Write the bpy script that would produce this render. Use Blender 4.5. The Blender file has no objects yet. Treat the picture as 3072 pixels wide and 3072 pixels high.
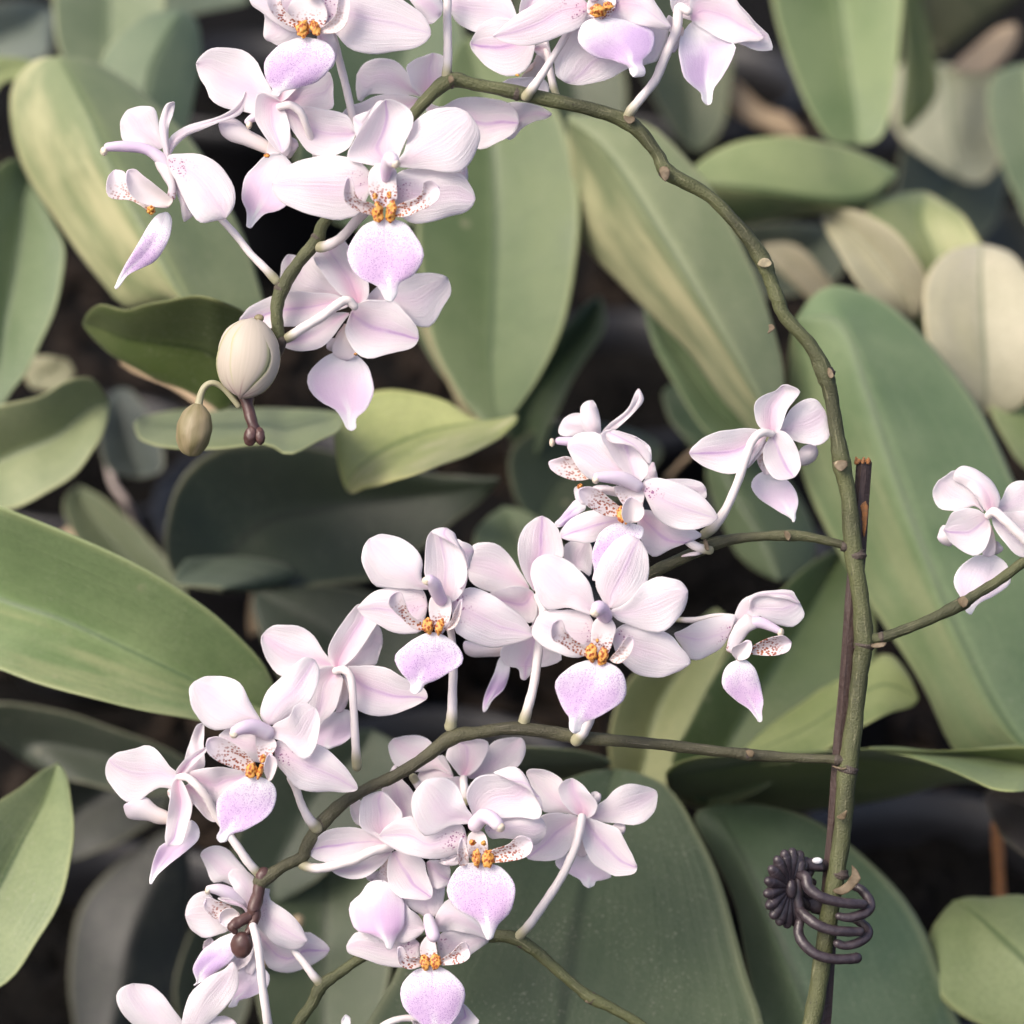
import bpy, math, random
import numpy as np
from mathutils import Matrix, Vector
random.seed(7); rng = np.random.default_rng(7)
S = bpy.context.scene
C = S.collection
R = math.radians
# ---------------------------------------------------------------- camera, sky, sun
DIST, WIDTH = 0.62, 0.236            # metres to the flowers, width of the frame there
PX = WIDTH / 3072.0                  # one photo pixel at the flowers, metres
TILT = R(32)
cam_d = bpy.data.cameras.new('camera'); cam = bpy.data.objects.new('camera', cam_d); C.objects.link(cam)
cam.location = (0, 0, 1.35); cam.rotation_euler = (R(90) - TILT, 0, 0)
cam_d.sensor_width = 36; cam_d.lens = 36 * DIST / WIDTH
cam_d.clip_start = 0.02; cam_d.clip_end = 60
cam_d.dof.use_dof = True; cam_d.dof.focus_distance = DIST - 0.006; cam_d.dof.aperture_fstop = 8.5
S.camera = cam
CM = Matrix.Translation(cam.location) @ cam.rotation_euler.to_matrix().to_4x4()
CMn = np.array(CM)
wd = bpy.data.worlds.new('World'); S.world = wd; wd.use_nodes = True
nt = wd.node_tree; bg = nt.nodes['Background']
sky = nt.nodes.new('ShaderNodeTexSky'); sky.sky_type = 'NISHITA'; sky.sun_disc = False
SUN_EL, SUN_AZ = R(52), R(240)       # azimuth clockwise from +Y: high on the left, a little behind the camera
sky.sun_elevation = SUN_EL; sky.sun_rotation = SUN_AZ; sky.air_density = 0.70; sky.dust_density = 6.0; sky.ozone_density = 0.7
nt.links.new(sky.outputs[0], bg.inputs[0]); bg.inputs[1].default_value = 0.145
sd = bpy.data.lights.new('sun', 'SUN'); sd.energy = 0.85; sd.angle = R(24); sd.color = (1.0, 0.92, 0.80)
sun = bpy.data.objects.new('sun', sd); C.objects.link(sun)
_d = Vector((math.sin(SUN_AZ) * math.cos(SUN_EL), math.cos(SUN_AZ) * math.cos(SUN_EL), math.sin(SUN_EL)))
sun.rotation_euler = _d.to_track_quat('Z', 'Y').to_euler()
S.view_settings.view_transform = 'Standard'; S.view_settings.look = 'None'; S.view_settings.gamma = 1.0
S.view_settings.exposure = 0.88
S.cycles.max_bounces = 8; S.cycles.diffuse_bounces = 6; S.cycles.use_denoising = True

# ---------------------------------------------------------------- helpers
def Wp(X, Y, z):
    """photo position (3072 px) and depth z (px of the flower plane, + away) -> world, numpy arrays"""
    X = np.asarray(X, float); Y = np.asarray(Y, float); z = np.asarray(z, float) * PX
    k = (DIST + z) / DIST
    p = np.stack([(X - 1536) * PX * k, -(Y - 1536) * PX * k, -(DIST + z), np.ones_like(X + z)], -1)
    return (p @ CMn.T)[..., :3]
TILES = dict(A=(250, 0, 800), B=(900, 0, 800), C=(1600, 0, 800), D=(450, 650, 800), E=(1600, 1100, 1000), F=(950, 1500, 800),
             G=(1550, 1550, 900), H=(250, 1800, 800), I=(900, 2150, 800), J=(300, 2472, 800), K=(1500, 2150, 600), L=(2200, 2450, 600),
             M=(2400, 1300, 700), N=(1000, 2600, 1000), Z=(0, 0, 3072))
def tp(tile, s):
    ox, oy, k = TILES[tile]
    out = []
    for w in s.split():
        v = [float(q) for q in w.split(',')]
        out.append([ox + v[0] * k / 1932, oy + v[1] * k / 1932] + v[2:])
    return out
def catmull(P, closed, n=10):
    P = np.array(P, float); N = len(P); out = []
    segs = N if closed else N - 1
    for i in range(segs):
        if closed: p0, p1, p2, p3 = P[i - 1], P[i], P[(i + 1) % N], P[(i + 2) % N]
        else: p0, p1, p2, p3 = P[max(i - 1, 0)], P[i], P[i + 1], P[min(i + 2, N - 1)]
        for k in range(n):
            t = k / n
            out.append(0.5 * ((2 * p1) + (p2 - p0) * t + (2 * p0 - 5 * p1 + 4 * p2 - p3) * t * t + (3 * p1 - p0 - 3 * p2 + p3) * t ** 3))
    if not closed: out.append(P[-1])
    return np.array(out)
def resample(c, u):
    d = np.r_[0, np.cumsum(np.linalg.norm(np.diff(c[:, :2], axis=0), axis=1))]; d /= max(d[-1], 1e-9)
    return np.stack([np.interp(u, d, c[:, k]) for k in range(c.shape[1])], -1)
def link(o, parent):
    C.objects.link(o)
    if parent is not None: o.parent = parent
WPOS = {}
def empty(name, w, parent=None):
    o = bpy.data.objects.new(name, None); o.empty_display_size = 0.01
    w = np.array(w, float); WPOS[o.name] = w
    pw = WPOS[parent.name] if parent is not None else np.zeros(3)
    o.location = w - pw; link(o, parent); return o
def mesh_obj(name, V, F, mat, parent=None, uv=None, color=(1, 1, 1, 1), smooth=True):
    V = np.asarray(V, float); c = V.mean(0)
    me = bpy.data.meshes.new(name); me.from_pydata((V - c).tolist(), [], F)
    if uv is not None:
        l = me.uv_layers.new(name='UVMap'); idx = np.zeros(len(me.loops), int); me.loops.foreach_get('vertex_index', idx)
        l.data.foreach_set('uv', np.asarray(uv, float)[idx].ravel())
    me.polygons.foreach_set('use_smooth', [smooth] * len(me.polygons))
    me.materials.append(mat); me.update()
    o = bpy.data.objects.new(name, me)
    pw = WPOS[parent.name] if parent is not None else np.zeros(3)
    o.location = c - pw; WPOS[o.name] = c; o.color = color; link(o, parent); return o
def tag(o, label=None, category=None, group=None, kind=None):
    for k, v in (('label', label), ('category', category), ('group', group), ('kind', kind)):
        if v: o[k] = v
    return o
def blade(name, P, tip, mat, parent, z=0, z0=0, z1=0, bow=0, cup=0, tilt=0, fold=0, ruf=3, th=5, mid=None, color=(0, 0, 0, 0), nt_=26, ns=18, zoff=0, ruf_n=3.0, curl=0, zfun=None):
    """a leaf-like body: outline P (photo px) from base P[0] round to tip P[tip] and back, given depth, curvature and thickness"""
    P = [p[:2] for p in P]; n = len(P)
    c = catmull(P, True, 10)
    a = c[:tip * 10 + 1]; b = np.vstack([c[tip * 10:], c[:1]])[::-1]
    t = np.linspace(0, 1, nt_ + 1); u = t - 0.085 * np.sin(2 * math.pi * t)
    A, B = resample(a, u), resample(b, u)
    size = np.linalg.norm(A - B, axis=1).max(); env = np.sin(math.pi * t)[:, None]
    for E in (A, B):
        q = rng.uniform(0, 6.28, 3); dv = np.gradient(E, axis=0); dv /= np.maximum(np.linalg.norm(dv, axis=1, keepdims=True), 1e-6)
        E += np.stack([-dv[:, 1], dv[:, 0]], -1) * env * (size * .006 * (np.sin(t * 19 + q[0]) + .7 * np.sin(t * 37 + q[1])))[:, None]
    s = np.linspace(-1, 1, ns + 1); s = 0.55 * s + 0.45 * np.sin(s * math.pi / 2)
    if mid is None: Mm = (A + B) / 2
    else:
        mp = [P[0]] + [m[:2] for m in mid] + [P[tip]]
        Mm = resample(catmull(mp, False, 10), u)
    sa = s[None, :, None]
    X = np.where(sa < 0, Mm[:, None] + (A - Mm)[:, None] * (-sa), Mm[:, None] + (B - Mm)[:, None] * sa)
    w = np.linalg.norm(A - B, axis=1); w = w / max(w.max(), 1e-6)
    ph = rng.uniform(0, 6.28, 4)
    tt = u[:, None]; ss = s[None, :]; ww = w[:, None]
    fo = np.sqrt(ss ** 2 + 0.0025) - 0.05
    Z = (z + zoff + z0 + (z1 - z0) * tt + bow * 4 * tt * (1 - tt) + cup * ss ** 2 * ww + tilt * ss * ww + fold * fo * ww
         + curl * np.clip(tt - 0.7, 0, 1) ** 2 * 11
         + ruf * np.abs(ss) ** 1.5 * np.sin(tt * 2 * math.pi * ruf_n / 2 + ph[0] + ss * 1.2) * ww
         + ruf * 0.5 * np.sin(tt * 5 + ph[1]) * np.sin(ss * 2.5 + ph[2]))
    if zfun is not None: Z = zfun(X[..., 0], X[..., 1]) + (Z - z - zoff)
    W = Wp(X[..., 0], X[..., 1], Z)
    gt = np.gradient(W, axis=0); gs = np.gradient(W, axis=1)
    N = np.cross(gt, gs); ln = np.linalg.norm(N, axis=2, keepdims=True)
    N = N / np.maximum(ln, 1e-12)
    N[0] = N[1]; N[-1] = N[-2]
    h = th * PX / 2
    edge = np.clip(1 - (np.abs(s) ** 6), 0.25, 1)[None, :, None]
    f, k = W + N * h * edge, W - N * h * edge
    nr, nc = nt_ + 1, ns + 1
    V = np.vstack([f.reshape(-1, 3), k.reshape(-1, 3)])
    uv = np.stack([np.broadcast_to((s[None, :] + 1) / 2, (nr, nc)), np.broadcast_to(t[:, None], (nr, nc))], -1).reshape(-1, 2)
    uv = np.vstack([uv, uv]); F = []; o = nr * nc
    for i in range(nt_):
        for j in range(ns):
            q = (i * nc + j, i * nc + j + 1, (i + 1) * nc + j + 1, (i + 1) * nc + j)
            F.append(q[::-1]); F.append(tuple(v + o for v in q))
        for j in (0, ns):
            q = (i * nc + j, (i + 1) * nc + j, (i + 1) * nc + j + o, i * nc + j + o)
            F.append(q if j else q[::-1])
    for i in (0, nt_):
        for j in range(ns):
            q = (i * nc + j, i * nc + j + 1, i * nc + j + 1 + o, i * nc + j + o); F.append(q if i == 0 else q[::-1])
    return mesh_obj(name, V, F, mat, parent, uv, color)
def tube(name, P, mat, parent, n=14, step=6, wob=0.0, color=(1, 1, 1, 1), flat=1.0, caps=True, world=False):
    """P rows: X, Y (photo px), depth px, radius px"""
    c = catmull([p if len(p) == 4 else p for p in P], False, step)
    if caps:
        e0, e1 = c[0].copy(), c[-1].copy(); d0 = c[0, :3] - c[1, :3]; d1 = c[-1, :3] - c[-2, :3]
        d0 /= max(np.linalg.norm(d0), 1e-6); d1 /= max(np.linalg.norm(d1), 1e-6)
        def cap(e, d):
            r = []
            for q, k in ((0.45, .88), (0.8, .6), (0.98, .2)):
                x = e.copy(); x[:3] += d * e[3] * q; x[3] *= k; r.append(x)
            return r
        c = np.vstack([np.array(cap(e0, d0))[::-1], c, np.array(cap(e1, d1))])
    W = Wp(c[:, 0], c[:, 1], c[:, 2]); r = c[:, 3] * PX
    T = np.gradient(W, axis=0); T /= np.maximum(np.linalg.norm(T, axis=1, keepdims=True), 1e-12)
    up = np.array([0.3, -0.9, 0.31]); V = []; m = len(W); uv = []
    x = np.cross(T[0], up); x /= np.linalg.norm(x)
    ln = np.r_[0, np.cumsum(np.linalg.norm(np.diff(W, axis=0), axis=1))]
    ph = rng.uniform(0, 6.28, 6)
    for i in range(m):
        x = x - T[i] * np.dot(x, T[i]); x /= np.linalg.norm(x); y = np.cross(T[i], x)
        for j in range(n):
            a = 2 * math.pi * j / n
            rr = r[i] * (1 + wob * (math.sin(i * 0.9 + ph[0] + 2 * a) + math.sin(i * 0.37 + ph[1] + a) + 0.6 * math.sin(i * 1.7 + 3 * a + ph[2])))
            V.append(W[i] + rr * (x * math.cos(a) + y * math.sin(a) * flat)); uv.append((j / n, ln[i] / 0.01))
    F = [(i * n + j, i * n + (j + 1) % n, (i + 1) * n + (j + 1) % n, (i + 1) * n + j) for i in range(m - 1) for j in range(n)]
    F.append(tuple(range(n))[::-1]); F.append(tuple((m - 1) * n + j for j in range(n)))
    return mesh_obj(name, V, F, mat, parent, uv, color)
def blob(name, X, Y, z, rx, ry, rz, mat, parent, rot=0, lump=0.0, seg=16, color=(1, 1, 1, 1), freq=3.0, ridges=0, taper=0):
    V, uv = [], []; nr = seg; ca, sa = math.cos(rot), math.sin(rot); ph = rng.uniform(0, 6.28, 4)
    for i in range(nr + 1):
        th = math.pi * i / nr
        for j in range(seg * 2):
            a = math.pi * j / seg
            dx, dy, dz = math.sin(th) * math.cos(a), -math.cos(th), math.sin(th) * math.sin(a)
            k = 1 + lump * (math.sin(dx * freq * 2 + ph[0]) * math.sin(dy * freq * 3 + ph[1]) + math.sin(dz * freq * 2 + dy * freq + ph[2]))
            if ridges: k *= 1 - 0.05 * abs(math.sin(ridges * a / 2 + 0.4)) ** 0.4 * math.sin(th)
            tz = 1 + taper * dy
            px, py, pz = dx * rx * k * tz, dy * ry * k, dz * rz * k * tz
            V.append((X + px * ca - py * sa, Y + px * sa + py * ca, z + pz)); uv.append((j / seg / 2, i / nr))
    V = np.array(V); n = seg * 2
    F = [(i * n + j, i * n + (j + 1) % n, (i + 1) * n + (j + 1) % n, (i + 1) * n + j) for i in range(nr) for j in range(n)]
    return mesh_obj(name, Wp(V[:, 0], V[:, 1], V[:, 2]), F, mat, parent, uv, color)

# ---------------------------------------------------------------- materials
class NT:
    def __init__(s, name):
        s.m = bpy.data.materials.new(name); s.m.use_nodes = True; s.t = s.m.node_tree; s.t.nodes.clear()
        s.out = s.n('ShaderNodeOutputMaterial')
    def n(s, t, **k):
        x = s.t.nodes.new(t)
        for a, b in k.items(): setattr(x, a, b)
        return x
    def l(s, a, b): s.t.links.new(a, b)
    def v(s, x, inp):
        if isinstance(x, (int, float)): inp.default_value = x
        elif isinstance(x, tuple): inp.default_value = (x + (1,))[:4] if len(x) == 3 and inp.type == 'RGBA' else x
        else: s.l(x, inp)
    def math(s, op, a, b=0.0, c=0.0, clamp=False):
        m = s.n('ShaderNodeMath', operation=op, use_clamp=clamp); s.v(a, m.inputs[0]); s.v(b, m.inputs[1]); s.v(c, m.inputs[2]); return m.outputs[0]
    def mix(s, f, a, b, mode='MIX'):
        m = s.n('ShaderNodeMix', data_type='RGBA', blend_type=mode); s.v(f, m.inputs[0]); s.v(a, m.inputs[6]); s.v(b, m.inputs[7]); return m.outputs[2]
    def ramp(s, f, lo, hi, a=0.0, b=1.0):
        m = s.n('ShaderNodeMapRange', interpolation_type='SMOOTHSTEP'); s.v(f, m.inputs[0]); s.v(lo, m.inputs[1]); s.v(hi, m.inputs[2]); s.v(a, m.inputs[3]); s.v(b, m.inputs[4]); return m.outputs[0]
    def noise(s, vec, scale, detail=3.0, rough=0.5):
        m = s.n('ShaderNodeTexNoise'); s.v(vec, m.inputs['Vector']); m.inputs['Scale'].default_value = scale; m.inputs['Detail'].default_value = detail; m.inputs['Roughness'].default_value = rough; return m.outputs[0]
    def vor(s, vec, scale):
        m = s.n('ShaderNodeTexVoronoi'); s.v(vec, m.inputs['Vector']); m.inputs['Scale'].default_value = scale; return m
    def scale(s, vec, k):
        m = s.n('ShaderNodeVectorMath', operation='MULTIPLY'); s.v(vec, m.inputs[0]); m.inputs[1].default_value = k; return m.outputs[0]
    def common(s):
        tc = s.n('ShaderNodeTexCoord'); sp = s.n('ShaderNodeSeparateXYZ'); s.l(tc.outputs['UV'], sp.inputs[0])
        oi = s.n('ShaderNodeObjectInfo'); oc = s.n('ShaderNodeSeparateColor'); s.l(oi.outputs['Color'], oc.inputs[0])
        ad = s.n('ShaderNodeVectorMath', operation='ADD'); s.l(tc.outputs['Object'], ad.inputs[0])
        rv = s.n('ShaderNodeCombineXYZ'); s.l(oi.outputs['Random'], rv.inputs[0]); s.l(oi.outputs['Random'], rv.inputs[1]); s.l(rv.outputs[0], ad.inputs[1])
        s.U, s.V, s.uv, s.obj = sp.outputs[0], sp.outputs[1], tc.outputs['UV'], ad.outputs[0]
        s.r, s.g, s.b, s.a, s.col, s.rnd = oc.outputs[0], oc.outputs[1], oc.outputs[2], oi.outputs['Alpha'], oi.outputs['Color'], oi.outputs['Random']
    def surf(s, col, rough=0.5, spec=0.5, trans=0.0, bump=None, bs=0.3, bd=0.0004, tcol=None, sheen=0, coat=0):
        p = s.n('ShaderNodeBsdfPrincipled'); s.v(col, p.inputs['Base Color']); s.v(rough, p.inputs['Roughness']); p.inputs['Specular IOR Level'].default_value = spec
        if sheen: p.inputs['Sheen Weight'].default_value = sheen
        if coat: p.inputs['Coat Weight'].default_value = coat; p.inputs['Coat Roughness'].default_value = 0.4
        if bump is not None:
            b = s.n('ShaderNodeBump'); b.inputs['Strength'].default_value = bs; b.inputs['Distance'].default_value = bd; s.l(bump, b.inputs['Height']); s.l(b.outputs[0], p.inputs['Normal'])
        o = p.outputs[0]
        if trans:
            t = s.n('ShaderNodeBsdfTranslucent'); s.v(tcol if tcol is not None else col, t.inputs[0])
            m = s.n('ShaderNodeMixShader'); s.v(trans, m.inputs[0]); s.l(o, m.inputs[1]); s.l(t.outputs[0], m.inputs[2]); o = m.outputs[0]
        s.l(o, s.out.inputs[0]); return s.m

def mat_petal():
    """Info colour: r pink flush at the base, g lilac midrib streak, b overall lilac, a freckles"""
    k = NT('petal'); k.common()
    veins = k.noise(k.scale(k.uv, (26.0, 2.2, 1.0)), 1.0, 4.0, .6)
    blot = k.noise(k.obj, 90.0, 3.0)
    c = k.mix(k.ramp(blot, .35, .7), (.915, .875, .895), (.905, .885, .91))
    c = k.mix(k.math('MULTIPLY', k.ramp(veins, .47, .68), .30), c, (.84, .70, .81))
    d = k.math('ABSOLUTE', k.math('SUBTRACT', k.U, .5))
    rimw = k.ramp(d, .44, .5)
    wash = k.math('MULTIPLY', k.math('MULTIPLY', k.ramp(d, .34, .03), k.ramp(blot, .25, .70)), k.ramp(k.V, 1.02, .82))
    c = k.mix(k.math('MULTIPLY', wash, k.math('MULTIPLY_ADD', k.b, .66, .44)), c, (.86, .68, .83))
    base = k.math('MULTIPLY', k.ramp(k.V, .62, .05), k.ramp(d, .5, .05))
    c = k.mix(k.math('MULTIPLY', k.math('MULTIPLY', base, k.r), .85), c, (.86, .50, .66))
    st = k.math('MULTIPLY', k.ramp(d, .07, .0), k.ramp(k.V, .05, .9, .12, .75))
    tipf = k.math('MULTIPLY', k.ramp(k.V, .80, .97), k.ramp(d, .45, .05))
    st = k.math('MAXIMUM', st, k.math('MULTIPLY', tipf, .5))
    st = k.math('MULTIPLY', st, k.ramp(k.noise(k.obj, 400.0), .2, .7, .55, 1.0))
    c = k.mix(k.math('MULTIPLY', st, k.g, clamp=True), c, (.53, .28, .66))
    c = k.mix(k.math('MULTIPLY', rimw, .6), c, (.93, .92, .935))
    blem = k.math('MULTIPLY', k.ramp(k.noise(k.obj, 310.0, 4.0, .7), .66, .74), .30)
    c = k.mix(blem, c, (.80, .72, .70))
    vo = k.vor(k.obj, 1700.0)
    fr = k.math('MULTIPLY', k.ramp(vo.outputs['Distance'], .42, .26), k.ramp(k.noise(k.obj, 500.0, 1.0), .44, .56))
    reg = k.math('MULTIPLY', k.math('MULTIPLY', k.ramp(k.V, .44, .26), k.ramp(k.V, .08, .16)), k.ramp(d, .36, .18))
    c = k.mix(k.math('MULTIPLY', k.math('MULTIPLY', fr, reg), k.a), c, (.32, .07, .26))
    hgt = k.math('ADD', veins, k.math('MULTIPLY', k.noise(k.obj, 3500.0, 2.0), .35))
    return k.surf(c, .55, .25, .48, hgt, .6, .0006, tcol=k.mix(.4, c, (.98, .90, .92)), sheen=.12)
def mat_lip():
    """Info colour: r violet strength, g shift to pink, b speckles"""
    k = NT('lip'); k.common()
    veins = k.noise(k.scale(k.uv, (22.0, 1.6, 1.0)), 1.0, 4.0, .6)
    d = k.math('ABSOLUTE', k.math('SUBTRACT', k.U, .5))
    vv = k.math('ADD', k.V, k.math('MULTIPLY', k.math('SUBTRACT', k.noise(k.obj, 260.0), .5), .18))
    zone = k.math('MULTIPLY', k.ramp(vv, .24, .56), k.ramp(vv, .86, .62))
    zone = k.math('MULTIPLY', zone, k.ramp(d, .5, .36, .45, 1.0))
    tipw = k.math('MULTIPLY', k.ramp(d, .13, .02), k.ramp(k.V, .5, .7))
    zone = k.math('SUBTRACT', zone, k.math('MULTIPLY', tipw, .8), clamp=True)
    vio = k.mix(k.g, (.67, .52, .79), (.80, .57, .77))
    c = k.mix(k.math('MULTIPLY', zone, k.r), (.90, .88, .91), vio)
    sp = k.vor(k.obj, 3300.0)
    dots = k.math('MULTIPLY', k.ramp(sp.outputs['Distance'], .46, .26), k.ramp(k.noise(k.obj, 900.0, 2.0), .34, .50))
    reg = k.math('MULTIPLY', k.ramp(vv, .12, .40), k.ramp(vv, .84, .66))
    c = k.mix(k.math('MULTIPLY', k.math('MULTIPLY', dots, reg), k.math('MULTIPLY', k.b, .72)), c, (.40, .20, .52))
    line = k.math('MULTIPLY', k.math('MULTIPLY', k.ramp(d, .022, .004), k.ramp(k.V, .55, .2)), k.b)
    c = k.mix(k.math('MULTIPLY', line, .35), c, (.45, .25, .5))
    hgt = k.math('ADD', veins, k.math('MULTIPLY', k.noise(k.obj, 3000.0, 2.0), .6))
    return k.surf(c, .5, .3, .30, hgt, .35, .0004, sheen=.1)
def mat_lobe():
    """Info colour: r spots, g blush, b end that carries the spots"""
    k = NT('lip_lobe'); k.common()
    c = k.mix(k.noise(k.obj, 200.0), (.76, .70, .71), (.79, .74, .76))
    c = k.mix(k.math('MULTIPLY', k.ramp(k.V, .45, 1.0), .35), c, (.76, .62, .82))
    c = k.mix(k.math('MULTIPLY', k.ramp(k.V, .6, .0), k.math('MULTIPLY', k.g, .5)), c, (.86, .66, .52))
    vo = k.vor(k.scale(k.obj, (1.0, 1.0, 1.3)), 1450.0)
    dots = k.ramp(vo.outputs['Distance'], .51, .36)
    reg = k.math('MULTIPLY', k.ramp(k.math('ABSOLUTE', k.math('SUBTRACT', k.V, k.b)), .72, .5), k.ramp(k.noise(k.obj, 700.0, 1.0), .33, .42))
    c = k.mix(k.math('MULTIPLY', k.math('MULTIPLY', dots, reg), k.r), c, k.mix(k.ramp(k.math('ABSOLUTE', k.math('SUBTRACT', k.V, k.b)), .1, .6), (.42, .12, .015), (.30, .09, .07)))
    return k.surf(c, .45, .35, .28, k.noise(k.obj, 2500.0, 2.0), .25, .0003)
def mat_simple(name, c1, c2, sc=300.0, rough=.5, trans=0.0, bs=.3, bd=.0004, spec=.5, stretch=None, bscale=None, coat=0):
    k = NT(name); k.common()
    vec = k.obj if stretch is None else k.scale(k.uv, stretch)
    n = k.noise(vec, sc if stretch is None else 1.0, 5.0, .6)
    return k.surf(k.mix(k.ramp(n, .3, .7), c1, c2), rough, spec, trans, k.noise(k.obj, bscale or sc * 3, 4.0, .6), bs, bd, coat=coat)
def mat_callus():
    k = NT('callus'); k.common()
    vo = k.vor(k.scale(k.obj, (1.0, 1.0, .8)), 1500.0)
    c = k.mix(k.noise(k.obj, 500.0), (.70, .42, .12), (.68, .27, .03))
    c = k.mix(k.ramp(vo.outputs['Distance'], .56, .36), c, (.33, .07, .012))
    return k.surf(c, .35, .5, .08, k.noise(k.obj, 1800.0, 3.0), .5, .0005)
def mat_budsepal():
    k = NT('bud_sepal'); k.common()
    d = k.math('ABSOLUTE', k.math('SUBTRACT', k.U, .5))
    st = k.noise(k.scale(k.uv, (16.0, 1.5, 1.0)), 1.0, 4.0)
    c = k.mix(k.ramp(st, .3, .8), (.52, .46, .39), (.47, .42, .34))
    c = k.mix(k.math('MULTIPLY', k.ramp(d, .36, .47), .9), c, (.42, .42, .22))
    c = k.mix(k.math('MULTIPLY', k.ramp(k.V, .32, .0), .55), c, (.46, .30, .33))
    c = k.mix(k.math('MULTIPLY', k.math('MULTIPLY', k.ramp(d, .07, .01), k.ramp(k.V, .42, .1)), .8), c, (.30, .18, .20))
    return k.surf(c, .5, .3, .12, st, .05, .0003)
def mat_pedicel():
    k = NT('pedicel'); k.common()
    # UV v runs from the flower end; r = length in cm so the stem end greens
    f = k.ramp(k.math('DIVIDE', k.V, k.g), .84, 1.0)
    c = k.mix(k.noise(k.obj, 160.0), (.78, .74, .71), (.78, .70, .71))
    c = k.mix(k.math('MULTIPLY', f, .85), c, (.30, .29, .14))
    return k.surf(c, .42, .4, .12, k.noise(k.scale(k.uv, (9.0, 1.0, 1.0)), 1.0, 3.0), .3, .0004)
def mat_stem(name, lo, hi, pale):
    k = NT(name); k.common()
    st = k.noise(k.scale(k.uv, (16.0, 1.3, 1.0)), 1.0, 6.0, .68)
    big = k.noise(k.obj, 55.0, 2.0)
    c = k.mix(k.ramp(big, .35, .65), lo, hi)
    c = k.mix(k.math('MULTIPLY', k.ramp(st, .54, .68), .5), c, pale)
    pit = k.math('MULTIPLY', k.ramp(k.noise(k.scale(k.uv, (20.0, 6.0, 1.0)), 1.0, 2.0), .66, .74), .7)
    c = k.mix(pit, c, (.03, .025, .02))
    c = k.mix(k.math('MULTIPLY', k.r, .5), c, (.075, .045, .055))
    return k.surf(c, .55, .38, 0, k.math('ADD', st, k.noise(k.obj, 2200.0, 3.0)), .55, .0006)
def mat_leaf(name='leaf', under=False):
    """Info colour: the leaf's green with any painted sun or shade"""
    k = NT(name); k.common()
    d = k.math('ABSOLUTE', k.math('SUBTRACT', k.U, .5))
    mot = k.noise(k.obj, 38.0, 4.0, .55); fine = k.noise(k.obj, 900.0, 3.0, .6)
    vein = k.noise(k.scale(k.uv, (34.0, 1.1, 1.0)), 1.0, 4.0, .6)
    hs = k.n('ShaderNodeHueSaturation'); k.l(k.col, hs.inputs['Color']); hs.inputs['Hue'].default_value = .485; hs.inputs['Value'].default_value = 1.32; hs.inputs['Saturation'].default_value = .92
    c = k.mix(k.ramp(mot, .32, .68), k.col, hs.outputs[0])
    c = k.mix(k.math('MULTIPLY', k.ramp(vein, .5, .72), .30), c, hs.outputs[0])
    c = k.mix(k.math('MULTIPLY', k.ramp(fine, .42, .62), .14), c, (.03, .06, .02))
    c = k.mix(k.math('MULTIPLY', k.ramp(d, .034, .004), .72), c, k.mix(1.0, k.col, (.30, .42, .30), 'MULTIPLY'))
    c = k.mix(k.math('MULTIPLY', k.ramp(d, .450, .496), .72), c, k.mix(.35, k.mix(1.0, k.col, (1.9, 1.7, 1.6), 'MULTIPLY'), (.30, .29, .17)))
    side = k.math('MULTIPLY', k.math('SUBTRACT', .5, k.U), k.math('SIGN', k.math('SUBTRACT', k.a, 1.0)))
    sun_patch = k.math('MULTIPLY', k.ramp(side, .01, .10), k.ramp(k.math('ADD', k.noise(k.scale(k.uv, (3.0, 1.6, 1.0)), 1.0, 5.0, .6), k.math('MULTIPLY', k.V, -.10)), .36, .58))
    c = k.mix(k.math('MULTIPLY', sun_patch, k.math('ABSOLUTE', k.math('SUBTRACT', k.a, 1.0))), c, (.50, .47, .27))  # cream sunlight painted into one half of the leaf
    dust = k.ramp(k.noise(k.obj, 1300.0, 3.0, .75), .58, .70)
    c = k.mix(k.math('MULTIPLY', dust, k.math('MULTIPLY', k.ramp(k.noise(k.obj, 60.0, 3.0), .38, .62), .42)), c, (.40, .38, .30))
    sc = k.vor(k.obj, 42.0); scar = k.math('MULTIPLY', k.ramp(sc.outputs['Distance'], .085, .05), k.ramp(k.noise(k.obj, 25.0, 1.0), .5, .6))
    c = k.mix(k.math('MULTIPLY', scar, .5), c, (.40, .36, .24))
    h = k.math('ADD', k.math('MULTIPLY', vein, .55), k.math('ADD', k.math('MULTIPLY', mot, 1.5), k.math('MULTIPLY', fine, .25)))
    return k.surf(c, k.ramp(mot, .3, .7, .46, .60), .5, .08, h, .35, .0012, sheen=.06)
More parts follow.
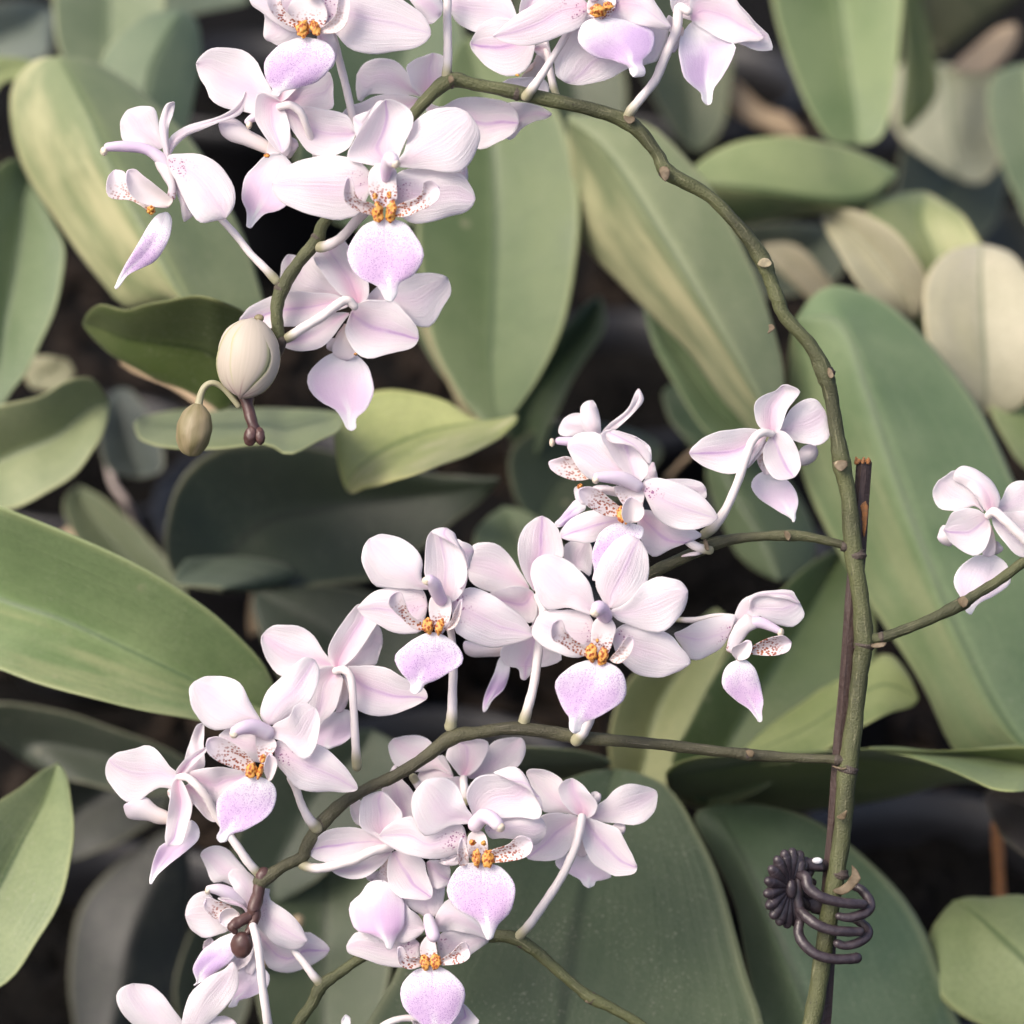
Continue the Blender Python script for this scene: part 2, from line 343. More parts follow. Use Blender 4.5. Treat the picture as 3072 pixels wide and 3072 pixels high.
MT = dict(petal=mat_petal(), lip=mat_lip(), lobe=mat_lobe(), pedicel=mat_pedicel(), leaf=mat_leaf(),
    column=mat_simple('column', (.77, .72, .76), (.73, .58, .77), 80.0, .4, .25),
    cap=mat_simple('anther_cap', (.76, .66, .50), (.78, .70, .60), 500.0, .4, .2),
    callus=mat_callus(), budsep=mat_budsepal(),
    stem=mat_stem('stem', (.048, .052, .024), (.092, .102, .043), (.24, .235, .14)),
    twig=mat_stem('young_stem', (.050, .048, .027), (.078, .076, .040), (.19, .175, .13)),
    bud=mat_simple('bud', (.62, .54, .47), (.68, .62, .48), 150.0, .45, .15, stretch=(8.0, 1.0, 1.0)),
    budg=mat_simple('small_bud', (.17, .15, .065), (.27, .22, .13), 150.0, .5, .05, stretch=(10.0, 1.0, 1.0)),
    budp=mat_simple('dark_bud', (.055, .026, .024), (.10, .052, .046), 200.0, .38, 0),
    bract=mat_simple('bract', (.10, .075, .045), (.22, .17, .11), 400.0, .6, .2),
    cut=mat_simple('cut_end', (.36, .31, .20), (.20, .18, .12), 700.0, .7),
    stake=mat_simple('stake', (.030, .018, .017), (.062, .040, .034), 300.0, .5, 0, .6, .0006, stretch=(22.0, 1.2, 1.0)),
    wood=mat_simple('raw_wood', (.42, .17, .05), (.26, .13, .06), 900.0, .7, 0, .8, .001),
    clip=mat_simple('clip_plastic', (.026, .019, .024), (.052, .040, .046), 500.0, .36, 0, .3, .0004, spec=.55),
    metal=mat_simple('rivet', (.8, .8, .82), (.7, .7, .72), 500.0, .25),
    soil=mat_simple('bark_ground', (.0025, .0024, .0023), (.007, .0062, .0055), 60.0, .9, 0, 1.0, .006, spec=.1),
    chip=mat_simple('bark_chip', (.008, .006, .0045), (.035, .025, .018), 60.0, .85, 0, .8, .002, spec=.15),
    pot=mat_simple('pot_plastic', (.006, .006, .007), (.012, .012, .014), 40.0, .42, 0, .3, .0008),
    dry=mat_simple('dry_leaf', (.40, .28, .17), (.58, .46, .30), 60.0, .6, .15, stretch=(14.0, 1.0, 1.0)),
    root=mat_simple('aerial_root', (.34, .28, .26), (.46, .40, .36), 60.0, .7))
# ---------------------------------------------------------------- ground, pots, background orchids
GH = cam.location.z - 0.66        # height of the bark surface
def ground_pt(X, Y, h=0.0):
    """point on the ground (raised by h) seen at display pixel X, Y"""
    k = 3072 / 1932
    a = Wp(X * k, Y * k, 0); o = np.array(cam.location); d = a - o
    t = (GH + h - o[2]) / d[2]; return o + d * t
n_ = 90
xs = np.linspace(-1.6, 1.6, n_); ys = np.linspace(-.6, 9.0, n_)
gx, gy = np.meshgrid(xs, ys); gz = GH + .006 * np.sin(gx * 23 + 1) * np.cos(gy * 19) + rng.normal(0, .002, gx.shape)
V = np.stack([gx * (1 + gy.clip(0) * .8), gy, gz], -1).reshape(-1, 3)
F = [(i * n_ + j, i * n_ + j + 1, (i + 1) * n_ + j + 1, (i + 1) * n_ + j) for i in range(n_ - 1) for j in range(n_ - 1)]
tag(mesh_obj('ground', V, F, MT['soil']), kind='structure')
# bark chips, one mass
V, F = [], []
def chip(c, s):
    b = len(V); r = Matrix.Rotation(rng.uniform(0, 6.28), 3, Vector(rng.normal(size=3)).normalized())
    for q in ((-1, -.5, -.22), (1, -.6, -.18), (1.1, .5, -.2), (-.9, .6, -.25), (-.8, -.4, .25), (.8, -.5, .18), (.9, .35, .22), (-1, .5, .2)):
        V.append(np.array(r @ Vector(q)) * s * rng.uniform(.8, 1.2) + c)
    for f in ((0, 3, 2, 1), (4, 5, 6, 7), (0, 1, 5, 4), (1, 2, 6, 5), (2, 3, 7, 6), (3, 0, 4, 7)): F.append(tuple(b + i for i in f))
for i in range(5200):
    y = rng.uniform(.05, 1.5); x = rng.uniform(-.45, .45) * (1 + y * .5); chip(np.array([x, y, GH + .004]), rng.uniform(.004, .013))
tag(mesh_obj('bark_chips', V, F, MT['chip'], smooth=False), 'dark bark chips lying between the pots', 'bark', kind='stuff')
def pot(X, Y, r, h, label, h0=0.0, group='black nursery pots'):
    """round pot whose rim centre is seen at display pixel X, Y; h = height"""
    c = ground_pt(X, Y, h + h0); c[2] = GH + h0
    e = tag(empty('plant_pot', c), label, 'plant pot', group)
    prof = [(0, .0), (.72, .0), (.76, .05), (.93, .80), (.97, .82), (.985, .86), (1.02, .875), (1.03, .99), (1.0, 1.0), (.96, .99), (.93, .88), (.90, .80)]
    n = 48; V = [(c[0] + math.cos(6.28318 * j / n) * p * r, c[1] + math.sin(6.28318 * j / n) * p * r, c[2] + q * h) for p, q in prof for j in range(n)]
    F = [(i * n + j, i * n + (j + 1) % n, (i + 1) * n + (j + 1) % n, (i + 1) * n + j) for i in range(len(prof) - 1) for j in range(n)]
    mesh_obj('pot_wall', V, F, MT['pot'], e)
    m = 14; V = [(c[0], c[1], c[2] + h * .84)]; F = []
    for i in range(1, m):
        for j in range(n):
            q = r * .905 * i / (m - 1); V.append((c[0] + math.cos(6.28318 * j / n) * q, c[1] + math.sin(6.28318 * j / n) * q, c[2] + h * .83 + rng.normal(0, .0025)))
    F += [(0, 1 + j, 1 + (j + 1) % n) for j in range(n)]
    F += [(1 + (i - 1) * n + j, 1 + i * n + j, 1 + i * n + (j + 1) % n, 1 + (i - 1) * n + (j + 1) % n) for i in range(1, m - 1) for j in range(n)]
    mesh_obj('bark_filling', V, F, MT['soil'], e); return e
pot(190, 1830, .062, .10, 'black plastic pot low on the left under the drooping flowers')
pot(820, 1520, .055, .10, 'black plastic pot behind the lower flower branch')
pot(1770, 1700, .056, .11, 'black plastic pot right of the plum clip')
pot(160, 860, .050, .10, 'grey black pot behind the two hanging buds')
pot(560, 940, .055, .10, 'black plastic pot under the dark shaded leaf')
pot(1330, 1060, .050, .09, 'black plastic pot behind the short right branch')
pot(1180, 700, .055, .10, 'black plastic pot in the dark gap beside the upright centre leaf')
pot(1760, 320, .060, .10, 'black plastic pot far back at upper right')
pot(470, 150, .060, .10, 'black plastic pot far back behind the top left flowers')
pot(1300, 150, .060, .10, 'black plastic pot far back under the top right flower')

def plant(X, Y, z, label, category='orchid plant', group=None):
    k = 3072 / 1932; return tag(empty('orchid_plant', Wp(X * k, Y * k, z / PX)), label, category, group)
LEAF_K = .70
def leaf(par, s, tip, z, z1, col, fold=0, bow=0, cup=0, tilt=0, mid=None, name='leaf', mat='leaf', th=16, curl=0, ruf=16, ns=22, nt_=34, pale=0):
    """display-pixel outline; z, z1, fold... in centimetres; pale paints a sunlit half, its sign the side"""
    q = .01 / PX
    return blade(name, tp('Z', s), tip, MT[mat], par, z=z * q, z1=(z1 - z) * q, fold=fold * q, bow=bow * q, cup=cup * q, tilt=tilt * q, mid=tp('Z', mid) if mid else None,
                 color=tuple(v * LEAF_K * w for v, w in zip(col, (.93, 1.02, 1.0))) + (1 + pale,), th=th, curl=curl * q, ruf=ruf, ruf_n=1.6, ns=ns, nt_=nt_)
G1 = (.165, .225, .090); G2 = (.13, .19, .085); GY = (.27, .31, .11); GD = (.05, .085, .035); GG = (.16, .215, .12); CR = (.42, .40, .20); OL = (.075, .105, .02)
# fold > 0: midrib nearer the viewer; the left half then faces left
p = plant(930, 830, .14, 'orchid plant with the broad upright green leaf in the centre')
leaf(p, '935,810 860,735 805,600 785,440 800,280 830,160 880,72 960,110 1040,190 1080,290 1092,420 1080,550 1045,660 990,750', 6, 13, 19, (.12, .165, .065), fold=-1.4, bow=1, mid='925,700 930,560 935,400 925,250 900,140')
leaf(p, '960,820 905,770 830,700 760,560 730,400 715,250 690,150 640,60 700,40 800,120 870,260 900,450 930,640', 7, 19, 26, G2, fold=-1.5, bow=1)
leaf(p, '900,830 835,700 805,640 790,600 800,560 845,640 900,740', 4, 17, 19, (.34, .28, .14))
p = plant(1460, 850, .12, 'orchid plant whose long leaf leans left with a cream sunlit half')
leaf(p, '1462,850 1380,770 1290,655 1180,545 1092,440 1078,330 1072,225 1090,218 1160,222 1240,245 1330,345 1400,460 1450,590 1478,720', 6, 11, 15, (.22, .25, .125), pale=.75, fold=2.6, tilt=-1.2, bow=-1, mid='1440,770 1350,610 1255,450 1150,290', ns=26)  # pale puts the sunlit cream into the left half's colour
leaf(p, '1450,860 1340,820 1270,720 1230,640 1215,570 1260,610 1340,690 1420,780', 4, 16, 17, G2, fold=-1)
p = plant(1290, 350, .2, 'orchid plant with the short pointed leaf reaching right')
leaf(p, '1290,345 1330,298 1380,272 1460,258 1550,266 1630,292 1690,325 1665,362 1612,410 1560,404 1490,410 1390,424 1310,400', 6, 17, 19, (.21, .26, .10), pale=-.5, fold=1.2, bow=-1.2, mid='1350,348 1450,360 1560,378 1640,370')
p = plant(1600, 280, .26, 'orchid plant with the tall smooth leaf rising at the top right')
leaf(p, '1610,272 1560,262 1515,180 1475,70 1450,-40 1460,-200 1580,-330 1690,-200 1706,-40 1700,60 1685,180 1660,262', 6, 22, 27, G1, fold=-1.8, mid='1610,200 1590,60 1575,-100')
leaf(p, '1700,240 1705,100 1700,-40 1730,-20 1760,90 1770,170 1740,220', 3, 30, 31, OL)
p = plant(1960, 1480, .1, 'orchid plant with the largest leaf, filling the right edge behind the stem')
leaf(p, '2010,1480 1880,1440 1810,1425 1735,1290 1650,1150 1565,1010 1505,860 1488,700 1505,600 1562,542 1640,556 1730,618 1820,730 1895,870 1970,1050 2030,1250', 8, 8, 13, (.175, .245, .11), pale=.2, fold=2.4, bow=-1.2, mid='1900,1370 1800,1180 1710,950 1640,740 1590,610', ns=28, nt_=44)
p = plant(1980, 1480, .07, 'orchid plant with a long arching leaf lying under the lowest right branch')
leaf(p, '1990,1475 1890,1480 1800,1478 1700,1502 1560,1527 1400,1532 1290,1515 1256,1462 1300,1432 1400,1424 1520,1420 1640,1413 1770,1418 1960,1412', 7, 6.5, 7.5, (.12, .165, .035), tilt=-3.6, mid='1890,1462 1780,1444 1640,1424 1480,1426 1340,1445', fold=.8, bow=1, ruf=6)
leaf(p, '1985,1480 1890,1492 1830,1470 1760,1440 1690,1422 1640,1414 1700,1412 1800,1418 1960,1408', 5, 5.4, 6.0, (.24, .30, .11), tilt=2.6, ruf=5)
leaf(p, '2000,1640 1900,1590 1866,1530 1860,1500 1890,1480 1950,1460 2000,1480', 3, 10, 12, (.035, .022, .018), fold=-.6)
p = plant(1080, 2010, .05, 'orchid plant with the wide dark green leaf filling the bottom centre')
leaf(p, '1060,2040 700,2010 735,1850 800,1700 900,1560 1030,1480 1160,1452 1250,1482 1322,1568 1372,1700 1405,1840 1420,2010', 6, 3.5, 8, (.060, .090, .040), fold=-.7, bow=-1.4, mid='1060,1930 1080,1780 1110,1640 1135,1530', ns=28, nt_=40)
p = plant(1600, 2010, .07, 'orchid plant with the rounded blue green leaf behind the plum clip')
leaf(p, '1600,2050 1440,2010 1422,1880 1400,1760 1360,1640 1312,1545 1352,1520 1450,1522 1540,1548 1640,1622 1720,1720 1775,1830 1815,2010', 6, 6, 9, (.105, .155, .085), fold=1.8, bow=-1.2, mid='1545,1950 1480,1800 1420,1660 1370,1560', ns=26, nt_=38)
p = plant(1960, 1990, .06, 'orchid plant with the rounded leaf at the bottom right corner')
leaf(p, '2060,1960 1940,1955 1860,1935 1790,1902 1752,1840 1756,1760 1800,1702 1870,1692 1960,1696 2060,1760', 6, 5, 9, (.20, .25, .11), fold=1.3, bow=-1, mid='1980,1860 1900,1780 1840,1725')
p = plant(-80, 1700, .06, 'orchid plant with the pale rimmed leaf cut by the lower left edge')
leaf(p, '-120,1900 -140,1700 -60,1560 30,1490 108,1443 134,1500 138,1580 118,1690 70,1780 0,1862', 4, 4, 7, (.22, .27, .12), fold=-1.2, bow=-1)
p = plant(-120, 1080, .09, 'orchid plant with the long leaf slanting down from the left edge')
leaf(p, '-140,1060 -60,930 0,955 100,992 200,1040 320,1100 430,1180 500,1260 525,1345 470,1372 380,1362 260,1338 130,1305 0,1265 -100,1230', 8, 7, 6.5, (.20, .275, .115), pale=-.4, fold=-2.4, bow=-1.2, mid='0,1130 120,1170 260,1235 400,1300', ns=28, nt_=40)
leaf(p, '-100,930 -60,800 0,765 80,745 130,718 175,716 203,760 196,815 150,885 90,930 20,962 -40,960', 6, 13, 12, (.25, .28, .14), fold=-1.4, bow=-1)
p = plant(440, 1110, .14, 'orchid plant with the shelf leaf and the dark shaded leaf under the hanging buds')
leaf(p, '420,1115 345,1100 312,1040 318,960 350,890 420,840 540,840 660,860 800,890 890,900 942,905 900,950 840,1000 780,1050 700,1092 560,1112', 10, 13.5, 15, (.022, .034, .018), tilt=0, fold=-1, bow=2, ruf=20)  # near-black colour carries the shade on this leaf
leaf(p, '640,780 560,772 450,770 330,775 262,790 256,812 270,832 320,845 420,846 500,838 545,858 600,832 640,812', 4, 8, 11, (.23, .27, .13), tilt=-4.0, ruf=8, bow=-.6)
leaf(p, '480,1112 400,1108 330,1100 350,1060 420,1050 520,1060 560,1085', 3, 12.5, 12.8, (.10, .13, .08), tilt=2, ruf=6)
p = plant(690, 930, .11, 'orchid plant with the yellow green pointed leaf below the centre flowers')
leaf(p, '655,925 632,850 636,790 660,758 720,736 790,741 850,762 895,798 935,792 978,787 940,828 850,872 750,905 690,922', 9, 9, 9.5, (.34, .37, .12), pale=-.7, tilt=-2.2, fold=-1.6, bow=.6, mid='680,885 740,845 820,815 900,800', ruf=8)
leaf(p, '1000,880 960,820 950,760 1010,680 1080,600 1130,560 1140,620 1090,700 1040,800', 5, 19, 20, GD, fold=-1)
p = plant(330, 650, .12, 'orchid plant with the upright pale striped leaf at the upper left')
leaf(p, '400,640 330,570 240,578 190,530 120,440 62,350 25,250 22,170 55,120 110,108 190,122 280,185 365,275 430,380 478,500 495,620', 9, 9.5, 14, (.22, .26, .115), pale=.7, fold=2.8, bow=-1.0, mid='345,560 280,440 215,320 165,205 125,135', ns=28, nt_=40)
leaf(p, '300,460 245,400 190,250 185,130 215,75 275,30 345,22 375,50 378,120 362,210 340,300 325,400', 6, 16, 19, (.145, .19, .105), fold=1.2, bow=-1)
leaf(p, '480,650 430,770 380,752 290,712 200,662 160,610 185,575 240,585 290,572 370,557 440,578 485,612', 5, 7, 8, OL, tilt=-1.8, fold=-.8, bow=-1, ruf=8)
p = plant(20, 760, .15, 'orchid plant with the plain green leaf hugging the left edge')
leaf(p, '-20,760 -60,560 -40,380 20,300 60,340 100,420 122,475 112,560 70,660 30,730', 4, 13, 15, (.13, .185, .085), fold=-1.2)
leaf(p, '60,730 40,680 80,672 125,680 140,705 110,735', 3, 20, 20, (.30, .28, .16)); leaf(p, '-40,230 -40,120 20,108 60,120 90,135 40,150 0,160', 3, 18, 19, GY)
p = plant(200, 150, .3, 'orchid plant with the broad pale leaf running off the top left')
leaf(p, '200,180 120,110 100,0 105,-150 200,-250 300,-150 312,0 290,110', 4, 21, 26, (.19, .23, .125), fold=-1.2)
leaf(p, '-60,150 -60,60 -20,10 50,0 100,20 100,60 85,110 30,118', 4, 33, 36, (.20, .22, .18), fold=-1)
leaf(p, '200,20 240,-20 330,-60 420,-40 470,0 400,20 310,36', 3, 28, 30, (.22, .26, .17))
p = plant(640, 330, .24, 'orchid plant with dim green leaves behind the top flowers')
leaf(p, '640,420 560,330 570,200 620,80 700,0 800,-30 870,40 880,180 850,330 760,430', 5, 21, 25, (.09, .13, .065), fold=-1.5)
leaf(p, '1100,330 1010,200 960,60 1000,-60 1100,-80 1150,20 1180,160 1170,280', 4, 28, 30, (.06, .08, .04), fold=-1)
p = plant(1600, 1470, .14, 'orchid plant with the dark green blade behind the side facing flower')
leaf(p, '1330,1520 1268,1450 1300,1360 1370,1240 1440,1150 1510,1078 1592,1036 1640,1100 1650,1240 1600,1340 1520,1430 1420,1500', 6, 10.5, 14, (.075, .115, .035), fold=-1.4, bow=-.6, mid='1360,1430 1440,1290 1520,1160')
leaf(p, '1390,1440 1430,1390 1500,1335 1590,1275 1680,1235 1730,1320 1680,1345 1610,1380 1540,1425 1480,1440', 5, 8.8, 10, (.27, .31, .11), tilt=-1.6, ruf=6)
p = plant(1200, 1530, .12, 'orchid plant with two pale yellowish leaves below the centre flower')
leaf(p, '1190,1510 1150,1430 1160,1340 1200,1270 1290,1200 1350,1150 1380,1200 1340,1290 1300,1390 1275,1470', 5, 12.5, 14, (.27, .285, .13), fold=-1, bow=-.6)
leaf(p, '840,1482 840,1430 900,1412 990,1410 1090,1416 1152,1438 1110,1462 1020,1478 930,1490', 5, 7, 8.5, (.20, .235, .13), tilt=1.6, ruf=6)
leaf(p, '520,1700 440,1640 480,1480 600,1400 700,1380 760,1430 700,1540 620,1640', 4, 14, 15, (.06, .08, .05), fold=-1)
p = plant(1420, 1090, .16, 'orchid plant with the mottled leaf between the stem and the back facing flower')
leaf(p, '1470,1095 1400,1055 1350,960 1335,880 1380,850 1450,870 1510,940 1540,1020 1520,1080', 4, 15, 17, (.11, .15, .075), fold=1.1, mid='1440,1020 1390,940 1365,880')
leaf(p, '1350,880 1270,800 1250,740 1290,730 1370,790 1430,850', 3, 18, 19, GD)
p = plant(1800, 800, .25, 'orchid plant with the cream sunlit leaves crowding the upper right edge')  # their sunlit look is painted in by cream colours and pale
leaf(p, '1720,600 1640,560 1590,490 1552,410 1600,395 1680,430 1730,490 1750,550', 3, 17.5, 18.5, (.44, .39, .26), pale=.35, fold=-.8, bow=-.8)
leaf(p, '1740,640 1690,560 1660,480 1630,410 1660,375 1740,365 1810,400 1850,460 1870,520 1820,600', 5, 18.5, 20.5, (.27, .30, .12), pale=-.5, fold=-1, bow=-1)
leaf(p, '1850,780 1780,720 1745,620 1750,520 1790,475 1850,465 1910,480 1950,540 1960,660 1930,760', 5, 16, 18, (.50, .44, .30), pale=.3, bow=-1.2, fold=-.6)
leaf(p, '1990,900 1930,880 1880,800 1850,720 1870,690 1932,692 2000,700 2050,800', 4, 15, 17, (.25, .30, .12), fold=-1)
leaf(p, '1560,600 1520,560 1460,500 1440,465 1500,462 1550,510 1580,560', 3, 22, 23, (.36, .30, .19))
p = plant(1880, 260, .4, 'orchid plant with soft grey leaves far back in the top right corner')
leaf(p, '1800,330 1700,260 1680,170 1700,120 1760,128 1850,130 1900,150 1900,260 1860,340', 4, 32, 35, (.36, .35, .24), fold=-1, tilt=-2)
leaf(p, '1960,430 1920,380 1880,280 1860,190 1880,140 1932,125 2000,140 2020,300', 5, 26, 28, (.22, .27, .15), fold=-.8)
leaf(p, '1800,130 1830,95 1880,55 1915,48 1920,75 1890,120 1850,140', 3, 30, 33, (.56, .38, .23), mat='dry')
leaf(p, '1720,-40 1760,100 1830,60 1932,-20 1940,-80 1800,-120', 2, 42, 45, (.10, .10, .05))
p = plant(560, 1990, .16, 'orchid plant with dim green leaves in the shade behind the lowest flowers')
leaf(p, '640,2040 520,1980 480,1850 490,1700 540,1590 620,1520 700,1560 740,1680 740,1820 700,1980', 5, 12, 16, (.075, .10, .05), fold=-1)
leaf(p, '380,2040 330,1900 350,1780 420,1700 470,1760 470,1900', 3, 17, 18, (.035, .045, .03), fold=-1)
p = plant(930, 1110, .2, 'orchid plant with small blurred leaves between the two middle branches')
leaf(p, '960,1120 900,1060 900,1000 950,960 1010,975 1060,1030 1050,1090', 3, 16, 18, (.16, .20, .10), fold=-1)
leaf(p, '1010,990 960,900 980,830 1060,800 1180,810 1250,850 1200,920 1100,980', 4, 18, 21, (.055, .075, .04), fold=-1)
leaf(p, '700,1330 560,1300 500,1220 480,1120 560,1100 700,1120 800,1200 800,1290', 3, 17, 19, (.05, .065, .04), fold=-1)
p = plant(1480, 330, .33, 'orchid plant with dull olive leaves in the gap right of the top flowers')
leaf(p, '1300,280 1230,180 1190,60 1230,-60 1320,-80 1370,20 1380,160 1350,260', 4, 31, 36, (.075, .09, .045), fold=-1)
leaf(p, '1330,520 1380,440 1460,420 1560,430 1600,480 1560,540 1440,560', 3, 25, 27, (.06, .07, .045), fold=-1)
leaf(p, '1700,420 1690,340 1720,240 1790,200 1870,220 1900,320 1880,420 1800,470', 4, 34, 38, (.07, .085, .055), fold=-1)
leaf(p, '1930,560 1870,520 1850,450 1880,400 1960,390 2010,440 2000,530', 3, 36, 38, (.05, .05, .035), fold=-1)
p = plant(250, 1080, .22, 'orchid plant with short shaded leaves in the gap left of the dark shelf leaf')
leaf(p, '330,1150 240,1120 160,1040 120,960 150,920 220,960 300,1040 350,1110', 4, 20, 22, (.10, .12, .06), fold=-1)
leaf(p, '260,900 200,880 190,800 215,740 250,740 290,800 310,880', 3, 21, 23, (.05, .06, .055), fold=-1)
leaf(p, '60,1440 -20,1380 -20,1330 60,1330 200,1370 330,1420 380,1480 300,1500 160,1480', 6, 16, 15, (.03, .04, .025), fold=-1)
p = plant(330, 1700, .2, 'orchid plant with nearly black filler leaves behind the lowest left flowers')
leaf(p, '180,2030 130,1860 160,1700 260,1600 340,1570 360,1660 350,1800 300,1950', 4, 19, 21, (.006, .007, .008), fold=1)  # leaves added to fill the dark gap, coloured near black
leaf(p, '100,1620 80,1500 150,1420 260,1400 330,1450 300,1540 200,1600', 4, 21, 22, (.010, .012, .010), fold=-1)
# dead leaves, dry stakes and roots between the pots
def litter(name, s, tip, z, z1, label, cat, mat='dry', th=10, **k):
    o = leaf(None, s, tip, z, z1, (.4, .3, .2), name=name, mat=mat, th=th, **k); return tag(o, label, cat)
litter('dry_leaf', '410,790 330,735 250,700 228,684 250,688 330,716 400,752 435,778', 3, 12, 14, 'narrow dry leaf lying behind the two hanging buds', 'dry leaf')
litter('dry_leaf', '1350,180 1370,200 1420,235 1510,262 1490,220 1440,200 1400,160 1370,150', 3, 33, 34, 'pale curled dry leaf far back right of the top right flower', 'dry leaf')
litter('dry_leaf', '480,1110 470,1200 500,1170 560,1130 540,1112', 2, 22, 23, 'brown folded dry leaf under the dark shaded leaf', 'dry leaf')
litter('dry_leaf', '1700,150 1760,120 1800,150 1790,190 1740,180', 3, 38, 38, 'tan dry leaf scrap beside the top right soft grey leaves', 'dry leaf')
litter('dry_leaf', '90,1045 130,995 200,1000 250,1020 240,1060 180,1070', 3, 24, 25, 'brown dry leaf under the slanting left leaf', 'dry leaf')
def stick_(name, s, r, mat, label, cat):
    k = 3072 / 1932; o = tube(name, [[q[0], q[1], q[2] * .01 / PX, r] for q in tp('Z', s)], MT[mat], None, wob=.06); return tag(o, label, cat)
stick_('aerial_root', '205,880,24 215,915,24 240,950,24 255,985,25 270,1010,26', 15, 'root', 'grey pink aerial root running down between the left pots', 'root')
stick_('wooden_stick', '560,1740,12 480,1830,13 400,1900,14 330,1960,15', 24, 'dry', 'blurred tan stick behind the lower left flowers', 'stick')
stick_('wooden_stick', '1880,1560,15 1884,1620,15 1888,1690,15', 22, 'wood', 'orange brown peg beside the bottom right leaf', 'stick')
stick_('wooden_stick', '1260,900,20 1300,860,20 1330,840,20', 11, 'dry', 'thin brown twig behind the short right branch', 'stick')
# ---------------------------------------------------------------- the flowering spray
def spray_thing(name, tile, x, y, z, label, category):
    p = tp(tile, f'{x},{y}')[0]
    return tag(empty(name, Wp(p[0], p[1], z)), label, category)
spray = spray_thing('orchid_spray', 'Z', 1520, 1990, 0, 'tall arching orchid spray of pale lilac flowers tied to the brown stake', 'orchid')
spray2 = spray_thing('orchid_spray', 'Z', 1250, 1990, 70, 'low orchid spray crossing the bottom edge with a green stem and nodding pale flowers', 'orchid')
def zt(s):   # stem points in the 1932 px picture: x,y,z(px),radius(display px)
    k = 3072 / 1932
    return [[p[0], p[1], p[2], p[3] * k] for p in tp('Z', s)]
def stem(name, s, parent=spray, mat='stem', col=(0, 0, 0, 1), wob=.035):
    return tube(name, zt(s), MT[mat], parent, n=18, step=10, wob=wob, color=col)
stem('stem', '1500,2010,0,16 1522,1960,0,17 1543,1870,0,17 1560,1750,0,17 1578,1650,0,17 1592,1540,0,17 1600,1445,0,19 1616,1330,0,16 1626,1240,0,17 1630,1205,0,19 1622,1120,0,16 1609,1030,0,18 1600,930,0,15 1587,872,0,18 1580,820,0,14 1566,740,0,14 1556,706,0,17 1528,650,0,13 1480,596,0,13 1466,560,0,14 1452,525,0,13 1440,492,0,16 1400,435,0,13 1340,372,0,12 1262,326,0,15 1238,288,0,12 1190,234,0,15 1110,205,0,13 990,178,0,14 900,160,0,12 850,152,0,15 800,192,0,12 765,240,0,11 730,310,20,11 665,365,20,11 612,420,0,11 598,452,0,13 562,498,0,12 532,545,0,14 522,590,0,12 527,636,0,11')
stem('branch', '1606,1034,0,8 1575,1024,0,8 1530,1014,-5,9 1488,1010,-5,11 1440,1012,-5,9 1390,1016,-5,10 1335,1030,-5,13 1290,1052,0,11 1232,1080,10,12 1190,1110,20,10', col=(.25, 0, 0, 1))
stem('branch', '1602,1442,0,11 1575,1433,-5,9 1500,1430,-5,9 1415,1424,-5,12 1380,1420,-5,10 1300,1411,-5,11 1200,1400,-5,11 1092,1391,-5,13 980,1374,-5,13 905,1382,-5,12 856,1390,-5,15 800,1430,-5,12 742,1466,-5,12 700,1484,-5,11 652,1512,-5,12 610,1550,-5,14 578,1598,-5,12 570,1618,-5,12 535,1634,-5,11 492,1664,-5,15', mat='twig')
stem('branch', '1634,1206,0,11 1660,1204,-4,11 1700,1191,-5,10 1760,1166,-5,10 1812,1141,-5,13 1835,1126,-5,10 1880,1098,-5,10 1932,1060,-5,10 2010,1005,-5,10')
stem('stem', '1300,2010,70,11 1215,1938,65,10 1160,1905,60,10 1118,1884,60,12 1085,1860,60,10 1045,1824,60,11 1004,1790,60,12 965,1768,60,13 900,1768,65,11 820,1772,70,10 740,1786,70,10 684,1806,62,10 640,1836,60,10 605,1862,60,13 588,1895,60,11 560,1935,60,11 530,2000,60,11', parent=spray2)
# dried bracts and cut flower stalks at the nodes
def bract(s, tip, parent=spray, z=-20, z1=-40, mat='bract', tile='Z'):
    q = np.array(tp(tile, s)); m = q.mean(0); k = 1.0 if tile == 'L' else .72
    return blade('bract', (m + (q - m) * k).tolist(), tip, MT[mat], parent, z=z, z1=z1, bow=-8, ruf=2, th=4, nt_=8, ns=6)
bract('1240,315 1255,308 1268,318 1264,340 1256,348 1246,338', 4)
bract('1182,212 1172,218 1178,232 1190,238 1205,226 1196,216', 3, z=-16, z1=-26)
bract('1425,500 1432,486 1448,483 1461,496 1455,505 1440,508', 3, mat='cut')
bract('1449,612 1458,608 1466,618 1456,628 1446,632 1450,620', 4)
bract('1560,690 1570,694 1575,712 1566,718 1560,708', 2, z=-12)
bract('1568,872 1586,864 1604,868 1604,880 1588,893 1574,887', 4, z=-22, z1=-32)
blob('cut_stalk', *tp('Z', '1585,878')[0], -34, 17, 14, 5, MT['cut'], spray, lump=.05)
bract('1634,1218 1652,1212 1682,1210 1668,1222 1645,1224', 3, z=-16, z1=-24)
bract('1566,1444 1580,1446 1602,1450 1592,1454 1575,1450', 0 + 2, z=-10, z1=-20)
bract('1478,1000 1488,1000 1494,1012 1488,1024 1480,1016', 2, z=-18)
bract('1405,1415 1418,1412 1426,1420 1420,1432 1410,1428', 2, z=-18)
bract('1804,1130 1818,1120 1830,1132 1824,1150 1812,1148', 2, z=-18)
bract('1325,1018 1330,1012 1338,1026 1340,1042 1330,1040', 3, z=-20)
bract('1100,1890 1112,1880 1120,1876 1122,1890 1110,1896', 0 + 1, parent=spray2, z=44, z1=34)
bract('845,145 852,138 858,150 852,160 846,158', 2, z=-20)
bract('1000,0 1060,-40 1100,-60 1080,20 1040,30', 2, tile='L', z=-30, z1=-50)
bract('960,710 1060,660 1150,560 1130,480 1165,470 1230,590 1180,670 1100,740 1020,755', 5, tile='L', z=-24, z1=-34)

